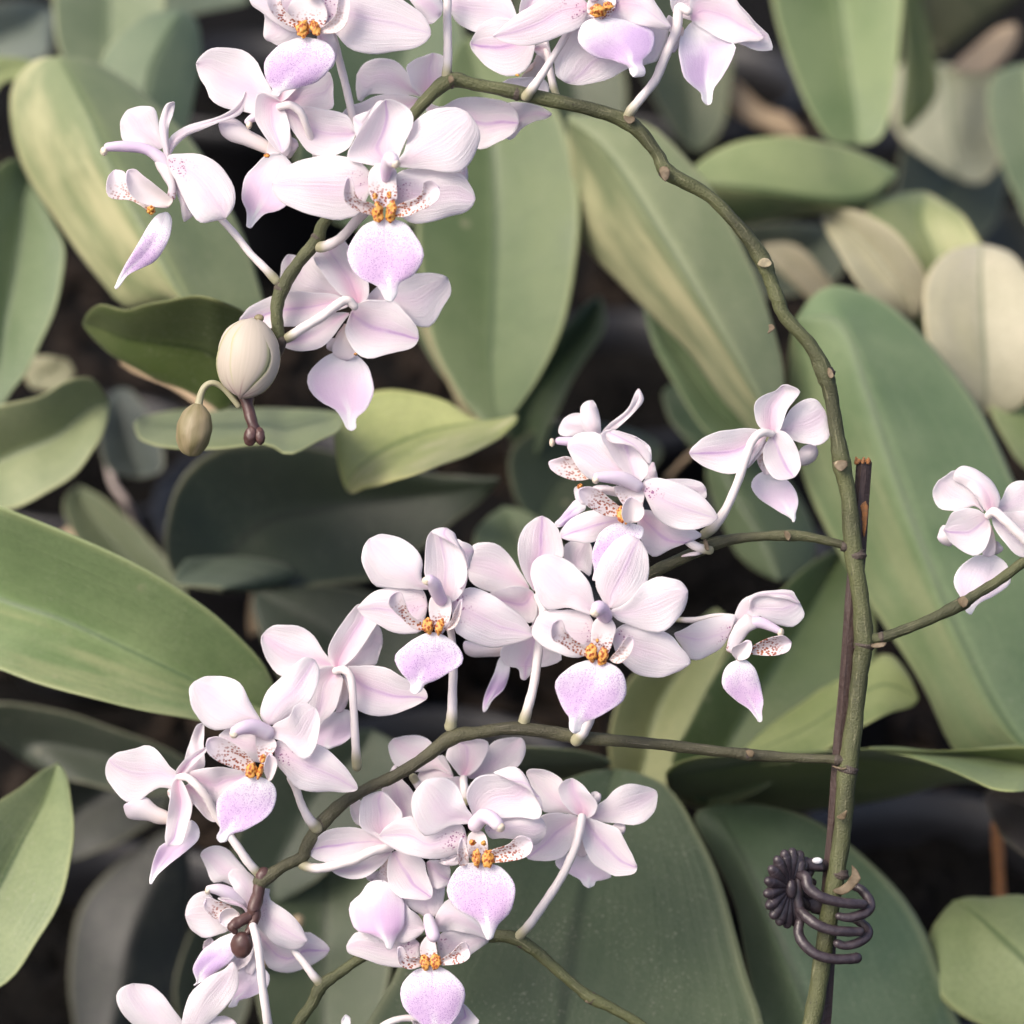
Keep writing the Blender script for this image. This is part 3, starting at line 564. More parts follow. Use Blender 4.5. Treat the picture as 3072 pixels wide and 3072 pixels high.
def node(x, y, dx, dy, r, z=0, parent=spray, col=(.9, 0, 0, 1)):
    n = math.hypot(dx, dy); dx /= n; dy /= n
    P = zt(' '.join(f'{x + dx * t:.1f},{y + dy * t:.1f},{z},{r * k:.2f}' for t, k in ((-7, .99), (-3, 1.10), (1, 1.13), (5, 1.02), (10, .98))))
    tube('node_sheath', P, MT['twig'], parent, n=18, step=3, wob=.03, color=col, caps=False)
for q in ((1258, 326, -1, -1.0, 13.5), (1190, 234, -1, -.45, 13), (1440, 494, -.5, -1, 13.5), (1455, 605, -.2, -1, 0), (1560, 706, -.4, -1, 14.5), (1587, 874, -.2, -1, 15.5), (1616, 1048, -.1, -1, 17),
          (1630, 1218, .05, -1, 18), (1600, 1452, .1, -1, 18), (850, 154, -1, -.1, 12.5), (975, 176, -1, -.15, 12.5), (530, 545, .3, -1, 12), (598, 450, .6, -1, 11.5), (1583, 1650, .1, -1, 17)):
    if q[4]: node(*q)
for q in ((1488, 1011, 1, .03, 9.6), (1338, 1030, 1, -.3, 10.5), (1412, 1424, 1, .06, 10.5), (1092, 1392, 1, .1, 11.5), (856, 1389, 1, -.6, 12), (608, 1552, 1, -1, 12), (495, 1662, 1, -.6, 12), (1815, 1138, 1, -.5, 11), (1664, 1203, 1, -.2, 10), (1580, 1434, 1, .1, 9.5), (1594, 1032, 1, .15, 8.5)):
    node(*q, z=-5)
for q in ((1118, 1884, 1, .6, 11), (985, 1778, 1, .5, 11), (605, 1862, 1, -.8, 11)): node(*q, z=60, parent=spray2)

class Flower:
    def __init__(s, tile, cx, cy, z, view, parent=spray, p=None):
        c = tp(tile, f'{cx},{cy}')[0]
        s.t, s.z, s.view = tile, z, view
        s.e = empty('flower', Wp(c[0], c[1], z), parent)
        s.p = p or ((.25, .0, .05, 0) if view == 'f' else (.8, .55, .35, 0))
        s.k = TILES[tile][2] / 1932
    def _b(s, name, pts, tip, mat, d, kw):
        kw = {**d, **kw}; p = kw.pop('p', s.p); tile = kw.pop('tile', s.t)
        j = rng.uniform(.85, 1.15)
        for q in ('bow', 'cup'): kw[q] = kw.get(q, 0) * j
        return blade(name, tp(tile, pts), tip, MT[mat], s.e, z=s.z, color=p, **kw)
    def sep(s, pts, tip, name='sepal', **kw):
        d = dict(z0=12, z1=34, bow=-12, cup=12, ruf=9, th=3.6, fold=-6) if s.view == 'f' else dict(z0=0, z1=6, bow=8, cup=-10, ruf=8, th=3.6, fold=-12)
        return s._b(name, pts, tip, 'petal', d, kw)
    def pet(s, pts, tip, **kw):
        d = dict(z0=-8, z1=2, bow=-14, cup=10, ruf=11, th=3.6) if s.view == 'f' else dict(z0=26, z1=44, bow=8, cup=-8, ruf=11, th=3.6)
        p = s.p
        kw.setdefault('p', (p[0] * .6, p[1] * .35, p[2] * .6, 0))
        return s._b('petal', pts, tip, 'petal', d, kw)
    def lip(s, pts, tip, p=None, **kw):
        d = dict(z0=-40, z1=-46, bow=-8, cup=9, ruf=9, th=5, ruf_n=3, fold=-8) if s.view == 'f' else dict(z0=60, z1=70, bow=8, cup=-12, ruf=8, th=5, fold=8)
        return s._b('lip', pts, tip, 'lip', d, {**kw, 'p': p or ((1, .3 + .35 * float(rng.random()), 1, 0) if s.view == 'f' else (.75, .9, .05, 0))})
    def lobe(s, pts, tip, p=(1, .4, 0, 0), **kw):
        d = dict(z0=-48, z1=-105, bow=6, cup=-22, ruf=2, th=6) if s.view == 'f' else dict(z0=45, z1=80, bow=0, cup=20, ruf=2, th=6)
        return s._b('side_lobe', pts, tip, 'lobe', d, {**kw, 'p': p})
    def foot(s, pts, tip, **kw):
        return s._b('claw', pts, tip, 'lobe', dict(z0=-8, z1=-44, bow=2, cup=-8, ruf=1, th=6), {'p': (1, .2, 1.15, 0), **kw})
    def col(s, pts, cap=None, capr=(22, 20), **kw):
        P = [[q[0], q[1], s.z + q[2] * .85, q[3] * .80] for q in tp(s.t, pts)]
        tube('column', P, MT['column'], s.e, n=16, step=6)
        if cap:
            c = tp(s.t, cap)[0]; blob('anther_cap', c[0], c[1], s.z + c[2] * .85 + 3, capr[0] * .80, capr[1] * .80, 15, MT['cap'], s.e, lump=.04)
    def cal(s, *spots):
        for q in spots:   # x, y, rx, ry (tile px), rotation
            c = tp(s.t, f'{q[0]},{q[1]}')[0]
            blob('callus', c[0], c[1], s.z - 62, q[2] * s.k * 1.05, q[3] * s.k * 1.02, 11, MT['callus'], s.e, rot=q[4] if len(q) > 4 else 0, lump=.16, freq=2.2)
    def ped(s, pts, tile=None):
        P = [[q[0], q[1], q[2], q[3]] for q in tp(tile or s.t, pts)]
        P[-1][2] += 9
        for q in P: q[3] *= .86
        P[-2][3] *= 1.05
        o = tube('pedicel', P, MT['pedicel'], s.e, n=14, step=8, wob=.03)
        c = np.array(P); W = Wp(c[:, 0], c[:, 1], c[:, 2]); L = np.linalg.norm(np.diff(W, axis=0), axis=1).sum() / .01
        o.color = (1, L, 1, 1)

FR = lambda a, b=.05, g=.0: (.25, g, b, a)
# 1 top flower cut by the upper edge
f = Flower('A', 1620, -60, -120, 'f')
f.sep('1560,40 1400,-60 1300,60 1315,120 1305,230 1330,290 1480,340 1600,250', 5, z0=40, z1=60)
f.sep('1500,-40 1320,-60 1240,-120 1205,-20 1225,40 1290,90 1400,170 1540,240 1620,200 1640,60', 3, z0=-4, z1=6)
f.sep('140,100 100,-80 300,-160 640,-60 760,5 870,90 935,180 948,250 900,315 800,355 560,393 420,375 330,325 250,240 180,200', 7, tile='B', p=FR(1.2, .1, .3), z0=0, z1=10)
f.sep('760,-60 840,-80 940,-60 1030,0 1020,110 930,175 840,60', 4, tile='B', z0=50, z1=60, p=(.5, 0, .9, 0))
f.sep('1700,240 1780,225 1830,290 1838,400 1790,500 1700,480', 3, z0=30, z1=30, p=(.3, 1, .4, 0))
f.foot('1600,-40 1500,20 1490,110 1560,200 1640,230 1740,190 1770,90 1720,0', 4, z1=-40)
f.lobe('1640,240 1500,190 1400,130 1340,50 1320,-60 1420,-60 1440,40 1520,130 1600,160', 4, z1=-70)
f.lobe('1700,230 1790,150 1830,100 1845,0 1870,-80 1920,-60 1932,60 1900,180 1820,240', 5, z1=-70, p=(.3, .3, 0, 0))
f.cal((1590, 205, 42, 62, .15), (1680, 205, 30, 55, -.3))
f.lip('1600,275 1500,290 1400,345 1320,430 1308,520 1340,600 1370,650 1365,680 1410,700 1450,660 1560,640 1690,590 1780,510 1830,410 1790,330 1700,285', 8)
f.ped('1780,180,-60,14 1820,300,-40,14 1870,500,-20,14 1920,700,0,14 1962,900,20,14 1985,1010,40,13')
f.col('1640,-120,-20,26 1640,-60,-60,22')
# 2 back view, upper left
f = Flower('A', 1430, 770, -60, 'b')
f.pet('1400,760 1360,640 1290,520 1250,440 1180,370 1080,348 960,345 870,385 820,460 840,560 890,640 920,710 980,765 1040,790 1160,810 1280,830', 8, p=(.2, .0, .5, 0))
f.pet('1440,760 1480,640 1600,580 1700,550 1780,518 1806,600 1810,700 1804,790 1690,800 1560,810', 5, p=(.9, .2, .1, 0))
f.sep('1420,740 1370,620 1390,560 1480,540 1560,560 1530,660', 3, p=(1, .1, .3, 0), z0=20, z1=30)
f.sep('1430,740 1370,700 1280,670 1245,720 1240,830 1260,900 1330,1010 1400,1085 1450,1105 1490,1060 1500,970 1480,850', 8, z1=-20, p=(.6, .5, .8, 0))
f.sep('1450,780 1560,770 1690,778 1800,800 1880,820 1932,860 1970,960 1932,1060 1860,1110 1750,1140 1640,1110 1560,1010 1490,900', 6, p=(.3, .35, .6, 0))
f.lobe('1400,1140 1380,1060 1290,990 1200,940 1120,870 1040,850 985,900 1000,970 1060,1020 1180,1060 1300,1105', 6, p=(0, 1, 0, 0), z0=60, z1=40)
f.lobe('1400,1130 1470,1000 1540,1010 1553,1060 1520,1120 1490,1150 1440,1110', 3, p=(0, 1, 0, 0), z0=60, z1=50)
f._b('claw', '1400,900 1350,1000 1330,1110 1400,1180 1500,1100 1500,950', 3, 'lobe', dict(z0=40, z1=60, bow=-6), dict(p=(0, 1.4, 0, 0)))
f.col('1440,790,10,20 1340,840,50,20 1240,850,50,17 1190,880,46,12', '1200,900,46', (12, 18))
f.lip('1420,1110 1330,1120 1250,1190 1180,1270 1150,1370 1148,1450 1180,1530 1185,1600 1180,1640 1215,1650 1250,1610 1310,1555 1400,1530 1480,1480 1530,1380 1532,1240 1480,1150', 9, z0=40, z1=60, cup=-20)
f.cal((1330, 1128, 20, 16)); f.ped('1425,775,-70,13 1500,760,-95,14 1570,810,-100,14 1620,920,-80,13 1660,1040,-40,12 1690,1145,0,12 1720,1240,30,12')
# 3 side view, far left
f = Flower('A', 620, 1120, -40, 'f', p=(.2, .1, .05, 0))
f.pet('560,1080 440,1050 330,1040 295,1030 270,960 268,880 320,800 410,770 500,772 535,830 548,920 575,1010', 6, z0=10, z1=30, cup=10)
f.pet('612,1200 585,1120 560,1000 548,900 565,830 600,755 655,738 664,760 650,830 625,900 615,1000 622,1110', 6, z0=-6, z1=-10, cup=8)
f.sep('612,1125 610,1040 640,980 740,915 870,875 990,840 1090,780 1150,710 1172,665 1183,700 1160,800 1100,850 980,890 860,940 760,980 670,1060 640,1110', 8, z0=10, z1=20, fold=-14)
f.sep('610,1190 620,1125 740,1110 870,1125 980,1190 1070,1300 1100,1400 1090,1500 1030,1580 960,1600 850,1612 790,1560 730,1450 680,1330 640,1260', 8, z0=-20, z1=-60, bow=-30, p=(.2, .15, .25, 1.2))
f.sep('660,1310 700,1340 740,1420 770,1510 795,1560 740,1600 722,1590 700,1470 670,1390', 5, z0=0, z1=20)
f.col('630,1240,-4,22 560,1150,-6,24 450,1080,-10,20 300,1060,-16,21 180,1065,-20,17', '150,1095,-22', (14, 18))
f._b('column_foot', '560,1130 520,1180 570,1280 620,1360 610,1420 650,1440 668,1400 660,1300 640,1180', 5, 'lobe', dict(z0=-6, z1=-20, bow=-10, cup=14, th=12), dict(p=(.9, .2, 1.38, 0)))
f.lobe('500,1540 400,1480 330,1450 200,1435 165,1370 180,1280 230,1235 290,1240 330,1300 400,1400 480,1470', 6, p=(.7, .8, 0, 0), z0=-20, z1=10)
f.lobe('610,1500 520,1500 400,1460 330,1390 310,1300 320,1240 370,1225 420,1260 520,1340 620,1420 650,1450', 5, p=(0, .6, 0, 0), z0=-40, z1=-60)
f.lip('600,1540 530,1560 460,1650 400,1760 330,1870 280,1960 240,2050 228,2085 250,2090 330,1990 440,1935 520,1890 590,1800 630,1700 642,1610 630,1560', 7, z0=-20, z1=-10, cup=14)
f.cal((490, 1520, 28, 30))
f.ped('430,-120,0,13 500,-5,0,13 620,130,-5,13 720,260,-10,13 830,370,-10,14 915,465,-10,17', tile='D')
# 5 flower hidden behind the main top flower
f = Flower('B', 900, 690, 70, 'b')
f.pet('880,690 800,690 640,680 500,690 430,740 405,640 415,540 470,455 570,424 680,435 760,500 810,600', 6, p=(.2, 0, .5, 0))
f.sep('920,720 860,680 800,600 768,490 800,450 880,410 960,388 1030,400 1080,450 1100,600 1000,700', 6, p=(.7, .3, .9, 0))
f.sep('860,720 700,680 560,690 450,740 340,780 290,860 300,910 350,970 420,1010 560,960 800,860', 5, p=(.3, 1, .5, 0))
f.sep('900,740 1020,770 1160,710 1330,705 1480,735 1570,810 1585,890 1540,970 1440,1030 1290,1080 1100,1000 960,880', 6, p=(.2, 1, .75, 0))
f.sep('1400,760 1500,745 1620,740 1740,770 1822,825 1780,860 1700,880 1610,930 1540,1005 1490,1003 1440,930', 4, p=(.3, .2, .9, 0), z0=40, z1=50)
# 4 main front-facing top flower
f = Flower('B', 640, 1260, -190, 'f')
f.sep('640,740 560,790 480,880 430,960 412,1010 395,940 392,848 500,800 560,740 600,728', 6, z0=20, z1=20, p=(0, .2, .0, 0), name='sepal_edge')
f.sep('640,1200 480,1190 345,1150 385,1030 470,890 550,790 620,722 700,735 780,775 822,840 806,930 750,1060 700,1170', 6, z0=0, z1=-26, cup=-34, bow=30, p=(.5, .9, .1, 0))
f.pet('700,1190 760,1080 800,930 880,830 1000,785 1140,780 1230,830 1300,940 1290,1060 1220,1200 1140,1252 950,1230 800,1220', 6)
f.sep('520,1330 470,1200 330,1135 150,1130 0,1160 -120,1230 -200,1330 -190,1400 -110,1480 50,1550 250,1592 350,1580 420,1560 480,1450', 6, p=FR(1, .2, .2))
f.sep('680,1400 700,1260 850,1218 1000,1225 1150,1250 1230,1330 1268,1440 1210,1530 1050,1580 870,1620 770,1600 690,1520', 6, p=FR(1.2, .2))
f.sep('1120,1250 1150,1235 1205,1210 1218,1270 1210,1312 1150,1300', 2, z0=60, z1=60)
f.foot('590,1180 510,1230 495,1350 520,1440 600,1500 700,1450 700,1330 690,1220', 4)
f.col('620,1290,-30,17 630,1210,-60,25 655,1150,-95,27 675,1170,-118,24', '690,1185,-128', (19, 18))
f.lobe('560,1560 450,1540 370,1500 325,1450 318,1370 345,1285 385,1310 400,1400 440,1450 530,1480', 5, p=(.9, .3, 0, 0))
f.lobe('660,1560 720,1480 850,1430 890,1380 895,1320 950,1308 1005,1360 1008,1430 950,1490 860,1530 760,1570', 6)
f.cal((562, 1530, 36, 70, -.12), (660, 1530, 36, 70, .12), (545, 1420, 18, 22), (645, 1415, 16, 24))
f.lip('615,1585 500,1612 400,1700 342,1820 365,1930 450,2020 560,2080 600,2140 625,2182 665,2182 700,2140 720,2060 820,1990 893,1880 885,1790 830,1690 740,1608', 9)
f.ped('470,1540,-120,16 400,1610,-90,17 300,1720,-50,17 210,1775,-30,18 140,1790,-14,20')
# 6a top middle, front view cut off by the upper edge
f = Flower('C', 430, -40, -90, 'f')
f.sep('420,60 300,200 210,280 150,420 165,540 230,595 330,615 500,590 620,540 690,490 800,470 900,430 980,270 990,200 800,80', 5, z0=50, z1=70, p=(.1, .3, .1, 0))
f.sep('560,60 640,-80 800,-80 900,40 960,130 994,190 960,215 860,200 760,180 640,140 560,130', 5, z0=-10, z1=-20, p=(.7, .3, .6, 0))
f.sep('400,40 300,-60 160,-80 60,0 -100,90 -250,220 -290,265 -200,310 -60,330 60,315 200,260 330,200 390,120', 6, p=(.6, .5, .6, 1), z0=-20, z1=-20)
f.foot('470,-60 400,0 390,80 430,130 500,140 580,80 600,0 560,-60', 4)
f.cal((470, 75, 56, 42, .1), (540, 45, 36, 30, .3)); f.col('420,-60,-60,20 440,-20,-80,20')
f.lip('440,140 370,160 325,220 330,300 380,370 460,420 580,440 680,480 700,530 730,556 800,550 812,500 790,440 860,370 880,280 850,210 760,175 600,130', 9, p=(1.1, .25, .3, 0), fold=26)
f.ped('300,140,-60,13 230,270,-62,13 150,400,-58,13 70,530,-50,14 0,630,-40,16 -50,700,-25,19')
f.ped('60,120,70,13 90,320,60,13 110,450,50,13 140,600,30,13 165,690,10,13')
# 6b back view beside it
f = Flower('B', 1580, 250, 10, 'b')
f.pet('1590,200 1480,-60 1200,-90 1085,-60 1090,60 1120,140 1190,200 1280,235 1400,230 1520,215', 4, p=(.2, .1, .2, 0))
f.sep('1600,260 1560,160 1440,125 1350,150 1280,220 1235,310 1250,370 1300,430 1380,500 1480,550 1580,545 1650,490 1700,360 1690,300', 5, p=(.7, 1.2, .7, 0))
f.sep('1600,220 1590,60 1640,-60 1750,-80 1760,0 1680,140', 3, p=(.8, .3, .6, 0))
f.lobe('1680,500 1720,420 1740,330 1800,440 1760,520 1700,560 1600,560', 2 + 1, p=(0, 1.6, 0, 0))
f.lip('1620,570 1500,575 1440,640 1560,700 1700,700 1800,670 1790,600 1740,560', 3, p=(.1, .5, 0, 0))
f.sep('1690,360 1730,320 1800,330 1830,480 1780,440', 3, z0=40, z1=40)
f.cal((1575, 545, 14, 9))
f.ped('1070,-60,-10,15 1068,100,-10,15 1070,300,-10,15 1068,480,-10,16 1060,560,-10,18')
# 7 top right, side view
f = Flower('C', 1130, 100, -30, 'b', p=(.5, .4, .5, 0))
f.sep('1060,120 1000,60 1010,-60 1200,-120 1420,-60 1500,40 1600,150 1700,250 1733,330 1725,365 1600,362 1510,325 1480,315 1300,200', 7, p=(.1, .1, .1, 0), z0=30, z1=30)
f.sep('1150,150 1130,50 1180,-80 1400,-60 1500,60 1600,180 1668,270 1640,298 1560,300 1450,312 1330,270 1220,200', 6, p=(.3, .5, .7, 0), z0=0, z1=-10)
f.sep('1080,200 1010,130 980,110 960,170 1010,260 1060,300', 3, p=(.1, .1, .5, 0), z0=20)
f.lip('1150,160 1080,240 1055,330 1060,450 1090,550 1150,620 1210,670 1220,720 1255,757 1290,745 1310,640 1370,560 1430,440 1470,340 1440,300 1300,250 1200,190', 8, z0=20, z1=20, cup=-24, fold=-30, p=(.8, .35, .1, 0))
f.lobe('1080,200 1030,280 1005,370 1020,375 1060,330 1090,260', 3, p=(0, 1.5, 0, 0), z0=0, z1=0)
f.ped('1120,80,-60,16 1055,60,-50,17 1040,200,-55,17 990,330,-55,16 930,470,-50,17 880,590,-45,16 780,710,-40,16 710,800,-30,17 680,860,-16,18')
# 8 back view under the main top flower
f = Flower('D', 1480, 650, 60, 'b')
f.pet('1440,600 1350,590 1100,600 980,600 940,500 943,400 960,320 1000,276 1060,282 1100,300 1190,280 1280,400 1380,520', 7, p=(.3, 0, .1, 0))
f.sep('1490,620 1400,580 1290,470 1210,350 1180,270 1250,240 1400,165 1430,200 1500,300 1570,420 1588,540 1550,630', 5, p=(1.2, .35, .6, 0), tilt=10)
f.pet('1520,640 1560,600 1640,510 1700,470 1800,440 1900,420 2020,405 2150,440 2180,560 2120,660 2040,790 1932,790 1800,720', 7, p=(.2, 0, .15, 0))
f.sep('1440,640 1360,570 1200,550 1040,540 900,570 740,640 680,700 650,760 760,830 920,800 1100,790 1250,720 1360,680', 7, p=(.5, 1, .8, 0))
f.sep('1440,700 1300,700 1100,780 1000,860 945,915 1010,960 1130,975 1250,940 1340,850 1410,750', 4, p=(.4, .2, .5, 0), z0=12)
f.sep('1460,690 1540,610 1640,605 1780,615 1850,690 1932,800 1945,880 1900,950 1780,985 1690,1000 1600,1030 1520,1010 1450,930 1415,820', 6, p=(.5, 1.2, .5, 0))
f._b('claw', '1410,780 1350,860 1320,950 1340,1010 1430,1040 1490,1000 1460,900 1430,800', 4, 'lobe', dict(z0=40, z1=60, bow=-10), dict(p=(0, 1.5, 0, 0)))
f.lobe('1380,900 1320,880 1285,910 1285,950 1310,972 1355,975 1380,940', 3, p=(0, 1.6, 0, 0))
f.cal((1490, 995, 12, 10))
f.lip('1420,985 1330,985 1230,1040 1160,1120 1142,1200 1170,1280 1250,1350 1340,1400 1390,1460 1420,1530 1460,1552 1492,1530 1500,1460 1570,1390 1615,1290 1620,1200 1580,1090 1500,1005', 10, p=(.75, .9, .05, 0), z0=60, z1=60)
f.ped('1480,650,10,15 1430,605,0,16 1370,630,-5,17 1250,720,-10,17 1120,800,-10,17 1020,865,-8,17 975,888,-4,16')
# 10a side view in the upper cluster of the short branch
f = Flower('E', 380, 400, 60, 'f', p=(.2, .2, .2, 0))
f.pet('380,400 280,400 160,400 150,350 180,300 230,270 290,275 340,330', 4, z0=20, z1=20)
f.pet('380,400 300,380 275,290 272,240 300,205 345,198 372,240 388,310 392,370', 5, z0=0, z1=0)
f.sep('390,390 440,330 520,270 560,220 590,150 612,130 635,165 638,200 600,250 540,310 470,370 420,400', 5, z0=10, z1=20, fold=-16)
f.col('330,440,-6,20 240,435,-10,20 150,430,-12,15', '108,440,-12', (10, 17))
f.lobe('330,640 250,660 150,630 100,590 92,550 130,535 200,520 260,560', 4, p=(.8, .8, 0, 0), z0=-10, z1=0)
f.lip('300,800 250,770 200,820 160,870 125,905 128,925 160,930 210,900 270,850 300,830', 5, p=(1, 0, .3, 0), z0=10, z1=20)
f.sep('300,700 240,700 240,750 260,790 290,810 330,760', 3, z0=20, z1=20)
f.sep('700,560 680,560 640,640 700,690 718,640 712,600', 4, z0=20, z1=20, p=(.3, 0, .7, 0)); f.cal((272, 695, 16, 17))
# 10b in front of it
f = Flower('E', 600, 700, -110, 'f')
f.pet('600,720 480,640 340,655 280,610 240,560 200,470 215,420 260,385 330,378 385,390 430,450 500,560', 5, p=(.5, 0, .1, 0))
f.sep('600,690 540,630 480,560 420,460 385,395 430,365 500,375 600,410 670,460 688,520 670,570 660,620 630,665', 8 - 1, z0=-20, z1=-50, p=(.0, .6, .0, 0), cup=-30, bow=20)
f.sep('640,460 560,440 470,445 400,400 395,395 430,365 500,378 600,410 665,455 688,520 670,575', 5, z0=-46, z1=-40, p=(0, .8, .3, 0), name='sepal_edge', ns=8)
f.pet('640,700 700,660 820,650 900,650 970,670 1000,710 995,765 900,780 760,760', 5, z0=40, z1=50, p=(0, 0, 0, 0))
f.sep('640,720 640,660 720,645 820,665 920,710 1010,780 1060,850 1068,880 1030,915 940,942 840,945 740,900 680,820', 7, p=FR(1.3, .1, .35), z0=-20, z1=-30)
f.sep('560,860 440,830 330,835 220,880 160,950 165,990 230,1015 330,1020 450,980 540,930', 5, z0=40, z1=60, p=(.4, 1.1, .5, 0))
f.sep('600,860 640,830 740,850 850,900 960,960 975,985 880,1020 790,1060 700,1105 650,1060 610,960', 7 - 1, z0=44, z1=60, p=(1.0, .9, .5, 0))
f.pet('560,760 520,690 470,700 430,690 360,690 330,720 420,740', 3, z0=30, z1=30)
f.foot('600,680 540,700 480,690 470,720 520,800 560,850 620,840 640,780 640,710', 5, p=(.7, .2, 1.15, 0))
f.col('600,690,-40,24 520,650,-60,27 430,640,-80,22 370,640,-90,17', '362,655,-94', (14, 16))
f.lobe('530,860 440,870 350,830 290,790 262,740 270,710 320,695 390,720 460,780 510,820', 5, z1=-90)
f.lobe('580,900 530,900 512,850 530,780 570,755 620,790 645,840 620,890', 4, p=(0, .3, 0, 0), z0=-70, z1=-90)
f.cal((510, 860, 22, 44, -.1), (540, 895, 9, 22, .2))
f.lip('560,915 470,910 390,960 350,1040 340,1110 352,1180 340,1235 368,1235 400,1180 450,1120 540,1060 620,1000 640,940 600,915', 7, z0=-30, z1=-30)
f.ped('760,880,-60,12 850,950,-50,15 900,1015,-45,15 960,1050,-42,15 1020,1063,-40,16')
f.sep('860,1100 900,1080 960,1070 1000,1075 940,1095', 3, z0=80, z1=80)
# 11 back view right of it
f = Flower('E', 1370, 390, -40, 'b', p=(.7, .6, .25, 0))
f.sep('1370,385 1310,350 1285,290 1278,230 1310,180 1400,140 1440,110 1480,105 1545,142 1520,190 1480,240 1450,310 1430,370', 6, p=(.9, .2, .4, 0), z1=-10)
f.pet('1390,390 1450,310 1500,240 1560,195 1630,185 1690,260 1720,400 1650,455 1600,450 1540,440 1440,400', 4 + 1, p=(.1, 0, .1, 0))
f.sep('1350,400 1290,362 1180,360 1060,380 960,430 905,500 960,560 1060,610 1160,620 1230,590 1290,520 1330,450', 5, p=(.3, 1.2, .4, 0))
f.sep('1380,400 1430,370 1480,395 1520,450 1545,530 1548,590 1510,640 1430,660 1380,630 1340,570 1330,500 1350,440', 5 + 1, p=(.2, 1, .3, 0), z1=-20)
f.sep('1340,430 1270,470 1240,560 1245,585 1300,530 1345,470', 3, p=(.2, 0, .3, 0), z0=8, z1=4)
f._b('claw', '1330,470 1295,530 1310,580 1340,620 1370,620 1350,540', 3, 'lobe', dict(z0=30, z1=50), dict(p=(.3, 1.2, 0, 0)))
f.lobe('1530,560 1540,490 1580,455 1630,455 1650,500 1630,545 1570,575', 3, p=(0, .6, 0, 0))
f.lip('1370,600 1320,612 1275,650 1265,700 1300,760 1360,800 1440,850 1490,880 1508,900 1522,880 1520,850 1535,800 1530,740 1500,690 1460,650 1410,650', 8, p=(.55, .9, .05, 0))
f.ped('1380,388,-50,13 1320,385,-70,15 1270,430,-80,15 1230,540,-75,15 1180,680,-60,15 1120,820,-40,16 1050,920,-20,18 990,975,-5,18')
# 13 back view between the two front flowers
f = Flower('F', 1590, 680, 60, 'b')
f.pet('1540,640 1480,640 1400,660 1260,670 1180,640 1110,580 1095,490 1105,400 1130,330 1200,303 1300,320 1380,380 1440,460 1500,560', 6, p=(.4, 0, .1, 0))
f.sep('1570,650 1510,560 1470,460 1455,370 1480,240 1540,160 1630,118 1710,160 1760,230 1785,330 1780,420 1650,560 1620,640', 6, p=(.5, .9, .9, 0), z1=-20)
f.pet('200,1200 175,1060 200,1020 260,992 310,1000 340,1050 345,1130 330,1215 280,1180', 4, tile='E', p=(.1, 0, 0, 0))
f.sep('1560,660 1480,625 1380,630 1280,665 1250,690 1330,780 1450,850 1530,890 1580,880 1600,800 1590,720', 4, p=(.5, .9, .7, 0))
f._b('claw', '1600,720 1590,820 1560,900 1580,960 1640,860 1660,780', 3, 'lobe', dict(z0=20, z1=40), dict(p=(0, 1, 0, 0)))
f.sep('1600,900 1450,980 1340,1070 1328,1140 1380,1200 1460,1225 1475,1290 1510,1302 1545,1270 1570,1220 1700,1195 1780,1140 1700,1020', 7, p=(.2, .5, .7, 0), z0=6)
f.lobe('1400,1090 1340,1035 1200,1050 1080,1020 1068,1060 1080,1110 1140,1138 1250,1135 1330,1130', 5 - 1, p=(0, .9, 0, 0), z0=40, z1=40)
f.lip('1360,1140 1320,1150 1280,1270 1230,1380 1205,1460 1203,1520 1215,1540 1240,1500 1280,1440 1350,1380 1385,1300 1400,1200', 7, p=(1, .5, 0, 0))
f.ped('1600,700,20,14 1640,800,0,15 1625,950,-20,16 1600,1150,-25,16 1570,1350,-20,16 1530,1510,-15,17 1495,1620,-8,21')
# 12 front flower, left of the pair
f = Flower('F', 880, 720, -120, 'f')
f.pet('820,640 760,560 770,450 720,360 650,295 560,258 460,248 380,285 335,350 325,430 360,530 420,620 500,640 640,640 760,650', 7)
f.sep('900,700 830,640 780,520 785,400 795,300 820,235 870,210 940,204 1010,280 1060,400 1092,500 1080,600 1060,670 980,740', 6, z0=-6, z1=-30, cup=-26, bow=20, p=(.6, .5, .2, 0))
f.sep('1040,640 1085,560 1090,460 1070,380 1010,300 940,285 830,235 880,208 940,204 1000,240 1018,290 1070,420 1092,520 1075,640', 7 + 1, z0=-34, z1=-36, p=(0, .6, .2, 0), name='sepal_edge', ns=8)
f.sep('1040,440 1015,290 1060,300 1120,330 1135,380 1110,470 1095,500', 4, z0=60, z1=70, p=(.4, .2, .4, 0))
f.sep('800,760 760,640 620,632 480,640 380,690 310,760 295,790 350,850 440,900 520,950 620,970 700,965 760,940', 6, p=FR(1.2, .25, .4))
f.sep('980,740 1060,650 1130,635 1260,680 1380,760 1500,860 1560,950 1566,980 1530,1010 1400,1050 1260,1068 1140,1040 1050,990 1000,940', 7, p=FR(1.2, .2, .35))
f.foot('880,680 820,720 815,820 840,900 870,970 920,960 960,880 980,780 960,700', 4)
f.col('900,720,-30,24 870,660,-60,27 850,610,-90,26 820,580,-110,21', '800,585,-114', (19, 17))
f.lobe('800,940 700,930 600,840 530,770 524,720 560,675 610,668 640,740 680,830 760,890', 5)
f.lobe('940,940 980,860 1010,780 1050,720 1052,790 1030,880 990,930', 3, p=(.4, .3, 0, 0))
f.cal((805, 915, 36, 52, -.1), (890, 920, 27, 56, .25))
f.lip('860,965 760,975 660,1040 580,1110 565,1170 600,1240 650,1290 680,1340 680,1390 710,1405 760,1385 780,1340 850,1310 950,1260 1040,1200 1062,1140 1030,1070 960,1000', 9)
f.ped('960,900,-60,13 980,1000,-30,13 990,1200,-20,15 985,1400,-14,16 980,1550,-10,18 972,1640,-8,22')
